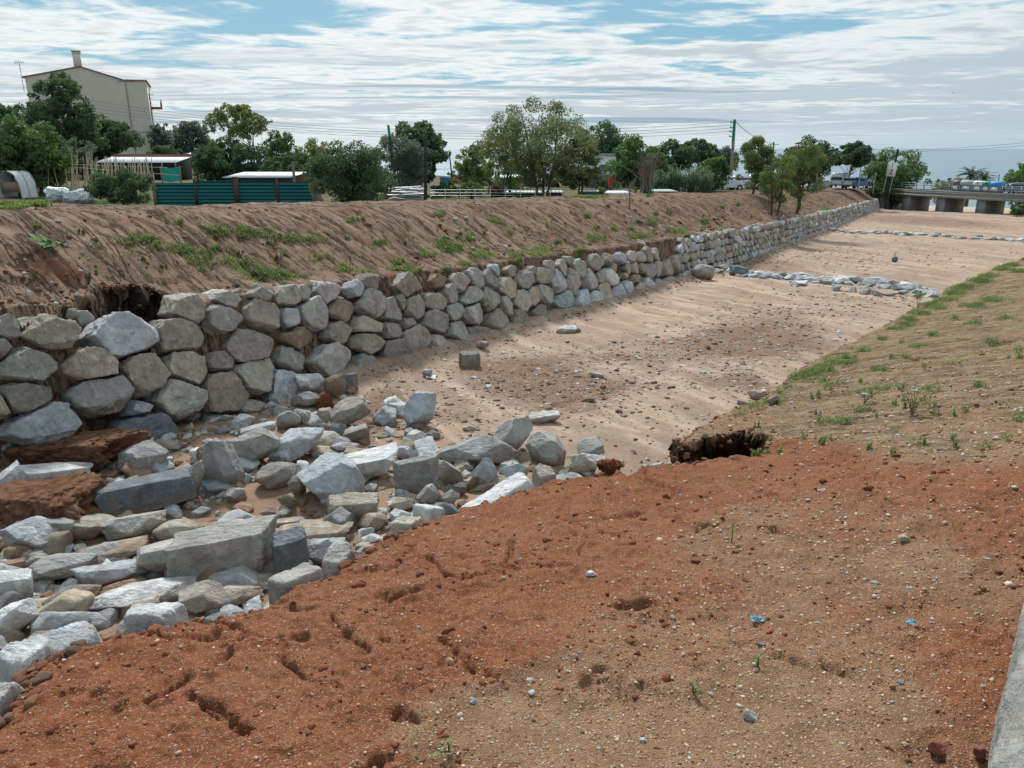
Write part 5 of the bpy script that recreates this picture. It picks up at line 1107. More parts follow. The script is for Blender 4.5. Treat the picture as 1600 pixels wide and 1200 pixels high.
def sprout(name, lab, px, py, h, spread, nl, ll, mat, seed, surf=nb_f, flower=False):
    q = hit(px, py, surf)[0]; z = tz(q[0], q[1])[0]; rg = np.random.default_rng(seed); root = thing(name, lab, 'plant', (q[0], q[1], z), 0); s = G(); L = G(); tips = []
    for k in range(max(1, nl//7)):
        a = rg.uniform(0, 6.28); b = rg.uniform(.2, 1)*spread if k else .1*spread; e = np.array([math.cos(a)*b, math.sin(a)*b, h*rg.uniform(.6, 1)]); s.tube([[0,0,-.01], e*[.3,.3,.5], e], [.004, .003, .0015], 5, False); tips.append(e)
        for _ in range(7):
            u = rg.uniform(.35, 1.05); c = e*u; an = rg.uniform(0, 6.28); d = np.array([math.cos(an), math.sin(an), rg.uniform(-.1, .7)]); sd = np.array([-math.sin(an), math.cos(an), rg.uniform(-.3, .3)]); l_ = ll*rg.uniform(.6, 1.2)
            L.add([c, c+d*l_*.45+sd*l_*.24, c+d*l_, c+d*l_*.45-sd*l_*.24], [[0,1,2,3]], tone=rg.uniform())
    s.obj('stem', MAT['wood'] if flower else mat, root); L.obj('leaves', mat, root)
    if flower:
        f = G(); 
        for k in range(6): a = k*1.05; c = tips[0]*[.9,.9,.7]; f.add([c, c+[math.cos(a)*.03, math.sin(a)*.03, .012], c+[math.cos(a+.8)*.03, math.sin(a+.8)*.03, .012]], [[0,1,2]])
        f.obj('flower', MAT['flower'], root)
sprout('wild_plant', 'tall branching weed with a white flower on the grassy near bank', 1425, 650, .34, .20, 70, .055, L_weed, 1, flower=True)
sprout('wild_plant', 'bushy weed with a white flower left of the taller branching one', 1350, 630, .20, .20, 55, .05, L_weed, 2, flower=True)
sprout('wild_plant', 'upright leafy weed at the bank edge near the stone sill', 1434, 482, .55, .22, 55, .10, L_weed, 3)
sprout('wild_plant', 'tiny bright green seedling on the red soil', 1385, 778, .05, .03, 9, .026, L_weed, 4)
sprout('wild_plant', 'thin green shoot on the bare soil above the footprints', 1143, 848, .13, .02, 12, .03, L_weed, 5)
sprout('wild_plant', 'low straggly seedling left of the white pebble', 1082, 1090, .06, .06, 16, .02, L_weed, 6)
sprout('wild_plant', 'small yellow-green tuft at the bottom of the red slope', 702, 1180, .05, .05, 14, .028, L_weed, 7)
sprout('wild_plant', 'tiny grass tuft by the blue litter', 1184, 1045, .04, .03, 12, .024, L_weed, 8)
sprout('wild_plant', 'broad-leaved cabbage-like plant alone on the far bank', 82, 386, .18, .42, 40, .16, L_cab, 9, tdrop)
sprout('wild_plant', 'grass tuft between the pale rim stones', 100, 1000, .10, .06, 20, .06, L_weed, 10, tdrop)
# bare sapling on the far bank
q = hit(983, 326)[0]; root = thing('sapling', 'bare young tree alone on the crest of the far bank', 'sapling', (q[0], q[1], q[2])); g = G(); rg = np.random.default_rng(9); Ht = P(983, 286, q[1])[2] - q[2]
g.tube([[0,0,-.1],[.02,0,Ht*.4],[-.03,0,Ht*.7],[.0,0,Ht]], [.045,.035,.02,.006], 6)
for k in range(16): u = rg.uniform(.3, .95); p0 = np.array([0, 0, Ht*u]); a = rg.uniform(0, 6.28); g.tube([p0, p0 + [math.cos(a)*.18, math.sin(a)*.18, .16], p0 + [math.cos(a)*.28, math.sin(a)*.28, .42]], [.014, .009, .003], 4, False)
g.obj('trunk', MAT['barkgrey'], root); g = G(); leaves(rg, np.array([[0, 0, Ht*.6], [.1, 0, Ht*.8]]), np.array([.3, .25]), 90, .03, g); g.obj('crown', L_olive, root)
# ---------------------------------------------------------------- gardens, buildings, street things
def zg(x, y): return float(tz(x, y)[0])
def rootat(name, lab, cat, px, D, rz=0, group=None, dz=0, base=None):
    q = P(px, base if base else 300, D); return thing(name, lab, cat, (q[0], D, (q[2] if base else zg(q[0], D)) + dz), rz, group)
# green corrugated fence
D = 44; x0, x1, x2 = P(242, 300, D)[0], P(370, 300, D)[0], P(490, 300, D)[0]; zt0 = P(242, 284, D)[2]; zt1 = P(490, 283, D)[2]; zb = min(zg(x0, D), zg(x2, D)) - .1
root = thing('fence', 'fence of green corrugated metal sheets on brown posts behind the far bank', 'fence', (x0, D, zb)); root['kind'] = 'thing'
def corr(xa, xb, za, zbt):
    g = G(); zs = np.linspace(0, za, 90); yy = .028*np.sin(zs/.19*2*math.pi); V = []; 
    for x in (xa, xb): V += [[x, y, z] for y, z in zip(yy, zs)]
    for x in (xa, xb): V += [[x, y+.006, z] for y, z in zip(yy, zs)]
    k = len(zs); F = [[i, i+1, k+i+1, k+i] for i in range(k-1)] + [[2*k+i, 3*k+i, 3*k+i+1, 2*k+i+1] for i in range(k-1)]
    return g.add(V, F)
w1 = x1 - x0; w2 = x2 - x0; h0 = zt0 - zb
corr(0, w1*.5-.02, h0-.05, 0).obj('sheet', MAT['green'], root); corr(w1*.5+.03, w1-.08, h0+.06, 0).obj('sheet', MAT['green'], root); corr(w1+.08, w1+(w2-w1)*.5, h0+.03, 0).obj('sheet', MAT['green'], root); corr(w1+(w2-w1)*.5+.04, w2, h0-.02, 0).obj('sheet', MAT['green'], root)
for xp, hp, wd in ((0, h0+.5, .16), (w1*.5, h0+.1, .10), (w1, h0+.22, .24), (w1+(w2-w1)*.53, h0+.12, .10)):
    g = G(); g.box((xp, -.06, hp/2), (wd, .10, hp)); g.box((xp, -.06, hp+.02), (wd*1.25, .14, .04)); g.obj('post', MAT['rust'] if xp else MAT['wood'], root)
def timber(name, lab, px, y0, y1, px2, D, r, mat='wood', cat='post', top=None, group=None):
    a = P(px, y1, D); b = P(px2, y0, D); z = min(zg(a[0], D), a[2]); root = thing(name, lab, cat, (a[0], D, z), 0, group); g = G(); h = b[2]-z; dx = (b[0]-a[0])*h/max(b[2]-a[2], .1)
    g.tube([[0,0,-.2],[dx*.5+.02,0,h*.5],[dx,0,h]], [r*1.15, r, r*.85], 10); g.obj('shaft', MAT[mat], root, True)
    if top: t = G(); t.tube([[dx*(1-top), 0, h*(1-top)], [dx, 0, h+.02]], [r*.97, r*.92], 10); t.obj('top', MAT['poleg'], root, True)
    return root, dx, h
timber('post', 'leaning grey timber at the right end of the green fence', 503, 254, 318, 480, 43, .15); timber('post', 'thick leaning post crossing the leaning grey timber', 496, 276, 318, 484, 43.3, .17, 'barkgrey'); timber('post', 'short upright wooden post behind the green fence', 460, 252, 290, 457, 47, .09)
timber('pole', 'thin dark green pole rising from the olive tree', 620, 196, 300, 608, 44, .075, 'dark', 'pole', .12)
timber('pole', 'dark straight pole on the crest right of the olive tree', 664, 215, 312, 664, 40, .085, 'dark', 'pole'); timber('pole', 'thin slanting pole against the bright sea', 708, 239, 290, 703, 60, .055, 'dark', 'pole')
# utility poles
def utility(px, y0, y1, px2, D, r, lab, arms):
    root, dx, h = timber('utility_pole', lab, px, y0, y1, px2, D, r, 'pole', 'utility pole', .30 if arms == 0 else .2)
    g = G()
    for k, zz in enumerate((.3, .75, 1.2, 1.65) if arms == 0 else (.35,)): g.box((dx-.22 if arms == 0 else dx, -.05, h-zz), (.42 if arms == 0 else 1.7, .06, .07)); g.tube([[dx-.40, -.05, h-zz+.03], [dx-.40, -.05, h-zz+.16]], [.05, .035], 6)
    g.obj('bracket', MAT['dark'], root); return root, dx, h
upole, udx, uh = utility(1140, 187, 299, 1148, 82, .16, 'tall wooden utility pole with a green top on the berm', 0)
utility(1207, 222, 300, 1209, 120, .12, 'distant green-topped pole with a cross arm', 1); utility(1276, 225, 296, 1278, 96, .12, 'thin wooden pole in the crown of the airy willow-like tree', 1)
timber('pole', 'dark leaning pole behind the white sign', 1388, 233, 296, 1401, 112, .17, 'dark', 'pole'); timber('pole', 'thin lattice-like mast behind the blue bin', 1538, 270, 300, 1539, 125, .08, 'dark', 'pole'); timber('pole', 'short leaning mast right of the blue bin', 1561, 272, 298, 1564, 112, .06, 'dark', 'pole')
def wires(lab, lines, r=.018):
    a0 = np.array(lines[0][0]); root = thing('overhead_wires', lab, 'wires', tuple(a0)); root['kind'] = 'thing'
    for L in lines:
        g = G()
        for a, b, sag in zip(L[:-1], L[1:], [x for x in [1.0]*9]):
            a = np.array(a); b = np.array(b); d = np.linalg.norm(b-a); g.tube([a*(1-u)+b*u - a0 + [0, 0, -.012*d*4*u*(1-u)] for u in np.linspace(0, 1, 14)], r, 5, False)
        g.obj('wire', MAT['dark'], root)
wires('four black cables running left from the tall utility pole', [[P(1144, 190+5*k, 82), P(690, 204+4*k, 86), P(290, 178+4*k, 90), P(60, 140+7*k, 92)] for k in range(4)], .016)
wires('single cable dropping right from the tall utility pole to the distant one', [[P(1150, 191, 82), P(1209, 224, 120)]], .03)
wires('cables crossing the sea horizon from the street lamp to the right edge', [[P(1290, 223, 100), P(1353, 231, 104), P(1402, 235, 112), P(1640, 219, 100)], [P(1402, 237, 112), P(1640, 224, 100)]], .016)
# gabled apartment house
D = 100; q = P(228, 127, D); zb = P(240, 242, D)[2] - .5; root = thing('apartment_house', 'cream gable-ended apartment house with a tall chimney', 'house', (q[0], D, zb), R(22)); root['kind'] = 'thing'
m = pxm(D); Hh = q[2] - zb; Wd = 12.9
g = G(); prof = [(-Wd, 0), (0, 0), (0, Hh), (-2.5, Hh), (-7.0, Hh+1.35), (-Wd, Hh+.05)]
def prism(g, prof, y0, y1):
    k = len(prof); V = [[x, y0, z] for x, z in prof] + [[x, y1, z] for x, z in prof]; g.add(V, [[i, (i+1) % k, k+(i+1) % k, k+i] for i in range(k)]); c = np.mean(prof, 0)
    for yy, o in ((y0, 0), (y1, k)): g.add([[x, yy, z] for x, z in prof] + [[c[0], yy, c[1]]], [[i, (i+1) % k, k] for i in range(k)])
prism(g, prof, 0, 11); g.obj('wall', MAT['stucco'], root)
g = G()
for (xa_, za_), (xb_, zb_) in (((-Wd-.3, Hh+.0), (-7.0, Hh+1.37)), ((-7.0, Hh+1.37), (-2.5, Hh+.02)), ((-2.5, Hh+.02), (.12, Hh+.02))): prism(g, [(xa_, za_), (xb_, zb_), (xb_, zb_+.13), (xa_, za_+.13)], -.12, 11.2)
pass; rf = g.obj('roof', MAT['terracotta'], root)
g = G(); g.box((-7.2, .5, Hh+2.0), (.80, .9, 2.2)); g.box((-7.2, .5, Hh+3.16), (.98, 1.1, .14)); g.box((-7.2, .5, Hh+2.9), (.86, .96, .08)); g.obj('chimney', MAT['stucco'], root)
g = G(); g.tube([[-2.3, -.06, .3], [-2.3, -.06, Hh]], .05, 6); g.obj('drainpipe', MAT['concrete'], root); g = G(); g.box((-2.2, -.05, Hh-.04), (1.8, .1, .08)); g.box((-Wd/2, -.02, 3.25), (Wd, .04, .06)); g.obj('trim', MAT['concrete'], root)
g = G(); g.box((.9, 2.2, 1.55), (3.4, 4.3, 3.1)); g.box((.9, 2.2, 3.14), (3.5, 4.4, .1)); g.obj('annex', MAT['stucco2'], root)
for k, zz in enumerate((3.4, 6.3)):
    g = G(); g.box((.65, 5, zz), (1.3, 4.2, .14)); g.obj('balcony', MAT['brick'], root); b = bpy.data.objects['balcony' if k == 0 else 'balcony.001']; r_ = G(); 
    for yy in np.linspace(2.9, 7.1, 12): r_.box((1.27, yy, zz+.5), (.04, .04, .9))
    r_.box((1.27, 5, zz+.97), (.06, 4.2, .06)); r_.box((1.2, 5, zz+.35), (.04, 4.1, .5)); r_.obj('railing', MAT['brick'], b)
    w_ = G(); w_.box((.02, 5, zz+1.2), (.06, 1.6, 2.1)); w_.obj('window', MAT['glass'], root)
def antenna(px, y0, y1, D, lab):
    a = P(px, y1, D); b = P(px, y0, D); root = thing('roof_antenna', lab, 'antenna', tuple(a)); g = G(); h = b[2]-a[2]; g.tube([[0,0,-1.2],[0,0,h]], .03, 5); g.obj('mast', MAT['dark'], root); g = G()
    for k in range(5): g.box((-.5+.25*k, 0, h*.9), (.03, .03, .5-.06*k))
    g.box((0, 0, h*.9), (1.2, .03, .03)); g.box((.1, 0, h*.6), (.5, .03, .03)); g.obj('array', MAT['dark'], root)
antenna(35, 94, 127, 101, 'tall antenna on the left slope of the house roof'); antenna(235, 146, 166, 101, 'small antenna beside the house balconies')
# white building behind the trees
D = 84; a = P(926, 243, D); b = P(968, 243, D); zb = zg(a[0], D) - .2; root = thing('warehouse', 'white flat-roofed building half hidden behind the rounded green tree', 'building', (a[0], D, zb)); h = a[2]-zb; g = G(); g.box(((b[0]-a[0])/2, 3, h/2), (b[0]-a[0]+1.2, 6, h)); g.obj('wall', MAT['white'], root); g = G(); g.box(((b[0]-a[0])/2, 3, h+.08), (b[0]-a[0]+1.5, 6.3, .16)); g.obj('roof', MAT['concrete'], root)
g = G(); g.box(((b[0]-a[0])*.42, -.02, h*.62), (.7, .06, .8)); g.obj('window', MAT['glass'], root)
# sheds
def shed(name, lab, pxl, pxr, ytop, D, dep, wallm, roofm, slope=.25, h=None, open_=False, rz=0, base=None):
    a = P(pxl, ytop, D); b = P(pxr, ytop, D); W = b[0]-a[0]; z = zg((a[0]+b[0])/2, D) - .1 if base is None else P(pxl, base, D)[2]; z = min(z, a[2]-.3); root = thing(name, lab, 'shed', ((a[0]+b[0])/2, D, z), rz); root['kind'] = 'thing'; H = a[2]-z
    g = G(); prism_y = [(0, 0), (dep, 0), (dep, H+slope*dep-.04), (0, H-.04)]
    k = 4; V = [[-W/2, y, zz] for y, zz in prism_y] + [[W/2, y, zz] for y, zz in prism_y]; F = [[0,1,2,3],[7,6,5,4],[0,4,5,1],[1,5,6,2],[3,7,4,0]] ; g.add(V, F); g.obj('wall', MAT[wallm], root)
    g = G(); n_ = 60; xs = np.linspace(-W/2-.12, W/2+.12, n_); zz = .012*np.sin(xs/.22*2*math.pi); V = []
    for y, z0 in ((-.25, H - .25*slope), (dep+.15, H + (dep+.15)*slope)):
        for o in (0, .03): V += [[x, y, z0+.02+o+w_] for x, w_ in zip(xs, zz)]
    F = [[n_+i, n_+i+1, 3*n_+i+1, 3*n_+i] for i in range(n_-1)] + [[i, 2*n_+i, 2*n_+i+1, i+1] for i in range(n_-1)] + [[i, i+1, n_+i+1, n_+i] for i in range(n_-1)]; g.add(V, F); g.obj('roof', MAT[roofm], root); return root, W, H
r_, W, H = shed('shed', 'grey corrugated-roofed shed just behind the green fence', 352, 452, 278, 50, 4.0, 'rust', 'roofg', .05)
r_, W, H = shed('shed', 'long low brick shed with a pale scalloped awning below the house', 150, 276, 254, 68, 3.0, 'dark', 'plastic', .13)
g = G(); g.box((0, 3.2, H+.45), (W, .2, .45)); g.obj('parapet', MAT['brick'], r_)
for x in np.linspace(-W/2, W/2, 7): g = G(); g.box((x, -.3, H/2), (.09, .09, H)); g.obj('post', MAT['wood'], r_)
r_, W, H = shed('shed', 'shed with a pale sloping sheet roof under the largest tree', 786, 846, 303, 46, 4.5, 'dark', 'palegreen', -.02)
r_, W, H = shed('shed', 'blue hut with an orange door post behind the pale roof', 783, 818, 279, 58, 2.6, 'blue', 'roofg', .05); g = G(); g.box((W*.15, -.03, H*.42), (W*.3, .06, H*.8)); g.obj('door', MAT['navyb'], r_); g = G(); g.box((W*.38, -.05, H*.45), (.22, .1, H*.9)); g.obj('post', MAT['orange'], r_)
r_, W, H = shed('shed', 'flat grey-topped car-like shelter right of the largest tree trunks', 855, 878, 302, 45, 2.0, 'navyb', 'palegreen', .0)
r_, W, H = shed('shed', 'low pale green frame cover beside the sapling', 944, 984, 303, 47, 2.6, 'palegreen', 'plastic', .0)
r_, W, H = shed('shed', 'long pale green sheet lying before the reeds', 1020, 1056, 300, 52, 2.4, 'palegreen', 'palegreen', .0)
r_, W, H = shed('shed', 'small white hut among the trees left of the bridge', 1284, 1300, 283, 118, 3, 'white', 'concrete', .02)
# water tank
a = P(907, 300, 46); root = thing('water_tank', 'dark square water tank with a pale rim beside the pale green frame', 'water tank', (a[0]+.5, 46, zg(a[0], 46)-.1)); H = P(907, 299, 46)[2] - root.location.z; g = G(); g.box((0, 0, H/2), (1.05, .9, H)); g.obj('body', MAT['navyb'], root); g = G()
for c, d_ in (((0, -.45, H+.02), (1.13, .07, .05)), ((0, .45, H+.02), (1.13, .07, .05)), ((-.53, 0, H+.02), (.07, .84, .05)), ((.53, 0, H+.02), (.07, .84, .05))): g.box(c, d_)
g.box((0, 0, H-.02), (1.0, .84, .02)); g.obj('rim', MAT['plastic'], root)
# blue and orange sheets, garden fence, flag
def sheet(name, lab, x0, x1, y0, y1, D, mat, cat='tarpaulin', seed=0):
    a = P(x0, y1, D); b = P(x1, y0, D); z0 = zg(a[0], D); root = thing(name, lab, cat, (a[0], D, z0)); g = G(); n_ = 16; W = b[0]-a[0]; zt = b[2]-z0; zl = a[2]-z0; V = []; rg = np.random.default_rng(seed)
    X_, Z_ = np.meshgrid(np.linspace(0, W, n_), np.linspace(zl, zt, n_)); Y_ = .05*np.sin(X_*5+Z_*2) + .03*rg.normal(size=X_.shape)*.3; Z_ = Z_ + .03*np.sin(X_*7)
    ii = np.arange(n_*n_).reshape(n_, n_); V = np.stack([X_, Y_, Z_], -1).reshape(-1, 3); V2 = V + [0, .02, 0]; F = np.stack([ii[:-1,:-1], ii[:-1,1:], ii[1:,1:], ii[1:,:-1]], -1).reshape(-1, 4); g.add(V, F); g.add(V2, F[:, ::-1]); g.obj('sheet', MAT[mat], root, True)
    g = G()
    for x in (0, W): g = G(); g.box((x, .05, (zt+.1)/2), (.07, .07, zt+.1)); g.obj('post', MAT['wood'], root)
    return root
sheet('tarpaulin', 'blue sheet hung on posts at the foot of the pointed-leaved tree', 688, 706, 277, 288, 62, 'blue'); sheet('tarpaulin', 'orange-red sheet fence below the small olive-yellow tree', 709, 734, 280, 287, 62, 'orange'); sheet('shade_net', 'teal netting hung on poles beside the long low shed', 253, 280, 262, 284, 56, 'teal', 'net')
q = P(950, 300, 55); root = thing('flag', 'small red flag on a stick in front of the trees', 'flag', (q[0], 55, zg(q[0], 55))); h = P(950, 276, 55)[2] - root.location.z; g = G(); g.tube([[0,0,0],[0,0,h]], .02, 6); g.obj('stick', MAT['wood'], root); g = G(); ii = np.arange(36).reshape(6, 6); X_, Z_ = np.meshgrid(np.linspace(0, .32, 6), np.linspace(h-.62, h, 6)); g.add(np.stack([X_*(1-.4*(h-Z_)), .04*np.sin(X_*14), Z_ - X_*.5], -1).reshape(-1, 3), np.stack([ii[:-1,:-1], ii[:-1,1:], ii[1:,1:], ii[1:,:-1]], -1).reshape(-1, 4)); g.obj('cloth', MAT['redf'], root, True)
D = 43; xa, xb = P(672, 300, D)[0], P(860, 300, D)[0]; z = min(zg(xa, D), zg(xb, D)); zt = P(700, 294, D)[2]; root = thing('fence', 'light wire fence on thin white posts along the gardens', 'fence', (xa, D, z)); root['kind'] = 'thing'; L = xb-xa
for k in range(9): g = G(); g.tube([[L*k/8, 0, 0], [L*k/8, 0, zt-z]], .022, 6); g.obj('post', MAT['white'], root)
g = G()
for h_ in (.55, .72, .90): g.tube([[0, 0, (zt-z)*h_], [L, 0, (zt-z)*h_]], .010, 4)
for k in range(int(L/.3)): g.tube([[k*.3, 0, (zt-z)*.55], [k*.3, 0, (zt-z)*.9]], .005, 3)
g.obj('wire_mesh', MAT['steel'], root)
# pile of pipes
q = P(638, 306, 41); root = thing('pipe_pile', 'pile of grey pipes and planks behind the crest near the olive', 'pipes', (q[0], 41, zg(q[0], 41))); root['kind'] = 'thing'; rg = np.random.default_rng(3); hh = P(638, 292, 41)[2] - root.location.z
for k in range(22): g = G(); z = hh*(.35 + .65*k/22); y = rg.normal()*.3; a = rg.uniform(-.12, .12); L = rg.uniform(.6, 1.15); g.tube([[-L, y, z - a*L], [L*.9, y + rg.normal()*.2, z + a*L]], .035, 7); g.obj('pipe', MAT['steel'], root, True)
g = G(); g.box((0, 0, hh*.2), (2.2, .9, hh*.4)); g.obj('pallet', MAT['wood'], root)
# canes
cane_me = None
rg = np.random.default_rng(8); D = 52
for k in range(84):
    px_ = 58 + 184*(k+rg.uniform(-.4, .4))/84; yt = 238 + rg.uniform(-4, 10) + (8 if px_ > 150 else 0); yb = 290; dd = D + rg.uniform(-3, 3); a = P(px_, yb, dd); b = P(px_ + rg.normal()*7 - 2, yt, dd); z = zg(a[0], dd)
    if cane_me is None:
        g = G(); g.tube([[0,0,-.1],[.02,0,.25],[-.015,.01,.5],[.012,0,.75],[0,0,1]], [.024,.022,.02,.017,.012], 5); o = g.obj('garden_cane', MAT['cane'], smooth=True); cane_me = o.data
    else: o = bpy.data.objects.new('garden_cane', cane_me); COL.objects.link(o)
    o.location = (a[0], dd, z); dv = Vector((b[0]-a[0], rg.normal()*.15, b[2]-z)); o.rotation_euler = dv.to_track_quat('Z', 'Y').to_euler(); o.scale = (1.5, 1.5, dv.length)
    tag(o, 'one of the dry canes standing in a tangled row left of the green fence', 'cane', 'bean canes in the garden')
for lab, a_, b_ in (('long pale rail tied across the top of the canes', (60, 255), (262, 262)), ('lower pale rail tied across the canes towards the teal net', (120, 262), (280, 274))):
    a = P(a_[0], a_[1], 50); b = P(b_[0], b_[1], 50); g = G(); g.tube([[0,0,0], list(b-a)], .016, 6); o = g.obj('garden_rail', MAT['cane'], loc=tuple(a)); tag(o, lab, 'rail')
# white tunnel and heap
q = P(16, 300, 46); root = thing('plastic_tunnel', 'white plastic-covered tunnel frame at the left edge', 'plastic tunnel', (q[0], 46, zg(q[0], 46))); root['kind'] = 'thing'; h = P(20, 268, 46)[2] - root.location.z; g = G(); rg = np.random.default_rng(2); rings = []
for y in np.linspace(0, 1.6, 8):
    a = np.linspace(0, math.pi, 14); rings.append(np.stack([np.cos(a)*.62 + rg.normal(size=14)*.02, np.full(14, y), np.sin(a)**.7*h + rg.normal(size=14)*.02], 1))
V = np.vstack(rings); F = [[i*14+j, i*14+j+1, (i+1)*14+j+1, (i+1)*14+j] for i in range(7) for j in range(13)]; g.add(V, F); g.obj('cover', MAT['plastic'], root, True); g = G(); g.box((0, .1, h*.42), (1.1, .06, h*.38)); g.obj('bench', MAT['wood'], root); g = G()
for y in (0, .8, 1.6): a = np.linspace(0, math.pi, 14); g = G(); g.tube(np.stack([np.cos(a)*.65, np.full(14, y), np.sin(a)**.7*(h+.04)], 1), .02, 5); g.obj('hoop', MAT['steel'], root)
for k, (x0, y0, x1, y1, lab) in enumerate([(68, 288, 108, 316, 'crumpled white plastic sheet heaped left of the creeper bush'), (95, 291, 150, 318, 'wider crumpled white plastic sheet against the creeper bush')]):
    D = 36; a = P(x0, y1, D); b = P(x1, y0, D); V, F_ = rockV(700+k, 5, (1, .8, .8), (0, 0, 0), 9, 16, .30); V = fitbox(V, b[0]-a[0], .9, b[2]-a[2]); g = G(); g.add(V, F_); o = g.obj('plastic_heap', MAT['plastic'], loc=((a[0]+b[0])/2, D, (a[2]+b[2])/2-.1)); tag(o, lab, 'plastic sheet', 'plastic sheets in the garden', 'thing')

# ---- cars
def car(lab, px, base, D, rz, paint, kind='car', zfix=None):
    q = P(px, base, D); z = q[2] if zfix is None else zfix; root = thing('parked_car' if kind == 'car' else 'parked_van', lab, kind, (q[0], D, z), rz, 'cars parked near the bridge')
    L, W = (4.3, 1.75) if kind == 'car' else (4.9, 1.9); hb = .95 if kind == 'car' else 1.05; ht = 1.5 if kind == 'car' else 2.05
    if kind == 'car': roof = [(-1.95, hb), (-1.55, ht-.12), (-1.0, ht), (.35, ht), (1.15, hb+.02)]
    else: roof = [(-2.4, hb), (-2.3, ht-.06), (-1.9, ht), (.9, ht), (1.55, hb+.05)]
    body = [(-L/2, .35), (-L/2+.03, .8), (-L/2+.12, hb), *([] ), (1.15 if kind == 'car' else 1.55, hb), (L/2-.15, hb-.18), (L/2, .62), (L/2, .32)]
    def side(prof, w0, w1, g):                           # closed profile in x-z swept over the width with a narrower top
        prof = np.array(prof); k = len(prof); zmin, zmax = prof[:,1].min(), prof[:,1].max(); rings = []
        for f, ins in ((-1, .05), (-.93, .0), (.93, 0), (1, .05)):
            wz = w0 + (w1-w0)*(prof[:,1]-zmin)/(zmax-zmin); c = prof.mean(0); pr = c + (prof-c)*(1-ins); rings.append(np.stack([pr[:,0], f*wz/2, pr[:,1]], 1))
        g.loft(rings); return g
    b = side(body, W, W*.98, G()).obj('body', MAT[paint], root)
    c = side(roof, W*.94, W*.74, G()).obj('cabin', MAT[paint], root)
    g = G()
    for s_ in (-1, 1): g.box((-.35, s_*W*.435, hb+.22), (1.9, .03, .26), )
    g.box((.80 if kind == 'car' else 1.25, 0, hb+.27), (.06, W*.76, .34), np.array(Matrix.Rotation(0, 3, 'Y'))); g.box((-1.80 if kind == 'car' else -2.38, 0, hb+.27), (.06, W*.74, .34)); g.obj('window', MAT['glass'], root)
    for s_ in (-1, 1):
        for x in (-1.3, 1.35):
            w_ = G(); w_.tube([[x, s_*(W/2-.2), .32], [x, s_*(W/2+.01), .32]], .32, 16); t = w_.obj('wheel', MAT['tyre'], root, False); r_ = G(); r_.tube([[x, s_*(W/2+.0), .32], [x, s_*(W/2+.025), .32]], .19, 12); r_.obj('rim', MAT['steel'], t)
        l_ = G(); l_.box((L/2-.03, s_*W*.36, .68), (.08, .3, .16)); l_.obj('headlight', MAT['lamp'], root); l_ = G(); l_.box((-L/2+.05, s_*W*.38, .80), (.08, .22, .2)); l_.obj('tail_light', MAT['redf'], root)
    g = G(); g.box((L/2-.02, 0, .42), (.12, W*.9, .2)); g.box((-L/2+.02, 0, .45), (.12, W*.92, .2)); g.obj('bumper', MAT['cargrey'] if paint != 'navy' else MAT['steel'], root)
    return root
c_ = car('dark blue car parked nose-on at the top of the garden path', 295, 259, 97, R(-100), 'navy')
car('white car parked left of the utility pole', 1130, 298, 80, R(12), 'carwhite'); car('white car behind the utility pole', 1162, 297, 84, R(8), 'carwhite'); car('pale grey car seen between the two willow-like trees', 1187, 292, 92, R(8), 'cargrey')
car('white car partly hidden behind the dry branches', 1042, 292, 78, R(4), 'carwhite'); car('silver car roof behind the red garden fence', 924, 290, 74, R(4), 'cargrey')
car('white van at the left of the cars by the bridge', 1312, 293, 110, R(55), 'carwhite', 'van'); car('blue car nearest the white sign by the bridge', 1344, 294, 108, R(62), 'carblue'); car('white car between the white van and the blue car', 1328, 294, 109, R(58), 'carwhite'); car('dark car under the green tree behind the bridge rail', 1404, 294, 122, R(5), 'navy'); car('dark grey car cut by the right edge on the bridge', 1597, 307, 101, R(-30), 'cargrey', zfix=CH-5.75)
# ---- bridge
s0, s1_ = 119.0, 127.0
bx, by = xy(122.5, -11); zd = CH - 5.72; root = thing('road_bridge', 'low concrete road bridge on slab piers across the channel mouth', 'bridge', (bx, by, zd)); root['kind'] = 'thing'
a = P(1368, 299, 116); b = P(1605, 307, 98); vec = (b-a)[:2]; Lb = np.hypot(*vec); ux, uy = vec/Lb; ang = math.atan2(uy, ux); root.location = (a[0], a[1], zd); root.rotation_euler = (0, 0, ang)
g = G(); g.box((Lb*.62, 2.8, -.22), (Lb*1.5, 5.6, .44)); g.box((Lb*.62, .2, -.62), (Lb*1.5, .5, .36)); g.box((Lb*.62, 5.4, -.62), (Lb*1.5, .5, .36)); g.obj('deck', MAT['concrete'], root)
g = G(); g.box((Lb*.62, 2.8, .01), (Lb*1.5, 4.8, .02)); g.obj('road', MAT['asphalt'], root)
g = G(); g.box((Lb*.62, -.02, .07), (Lb*1.5, .34, .20)); g.obj('kerb', MAT['concrete'], root)
for k, fx in enumerate((.235, .475, .735, 1.0, 1.27)):
    g = G(); g.box((Lb*fx, 2.8, -2.3), (1.0, 4.9, 3.2)); g.box((Lb*fx, .28, -2.3), (1.2, .25, 3.2)); g.obj('pier', MAT['conc2'], root)
g = G(); g.box((.2, 2.8, -2.2), (2.2, 6.0, 3.7)); g.obj('abutment', MAT['conc2'], root)
def on_bridge(px, yl):
    az = (px-800)/FPX/CT*1.0; px0 = np.array(a[:2]) + yl*np.array([-uy, ux])
    best = min(np.linspace(-2, Lb*1.4, 3000), key=lambda x: abs((px0[0]+x*ux) - (px-800)/FPX*((px0[1]+x*uy)*CT + 5.2*ST))); return best
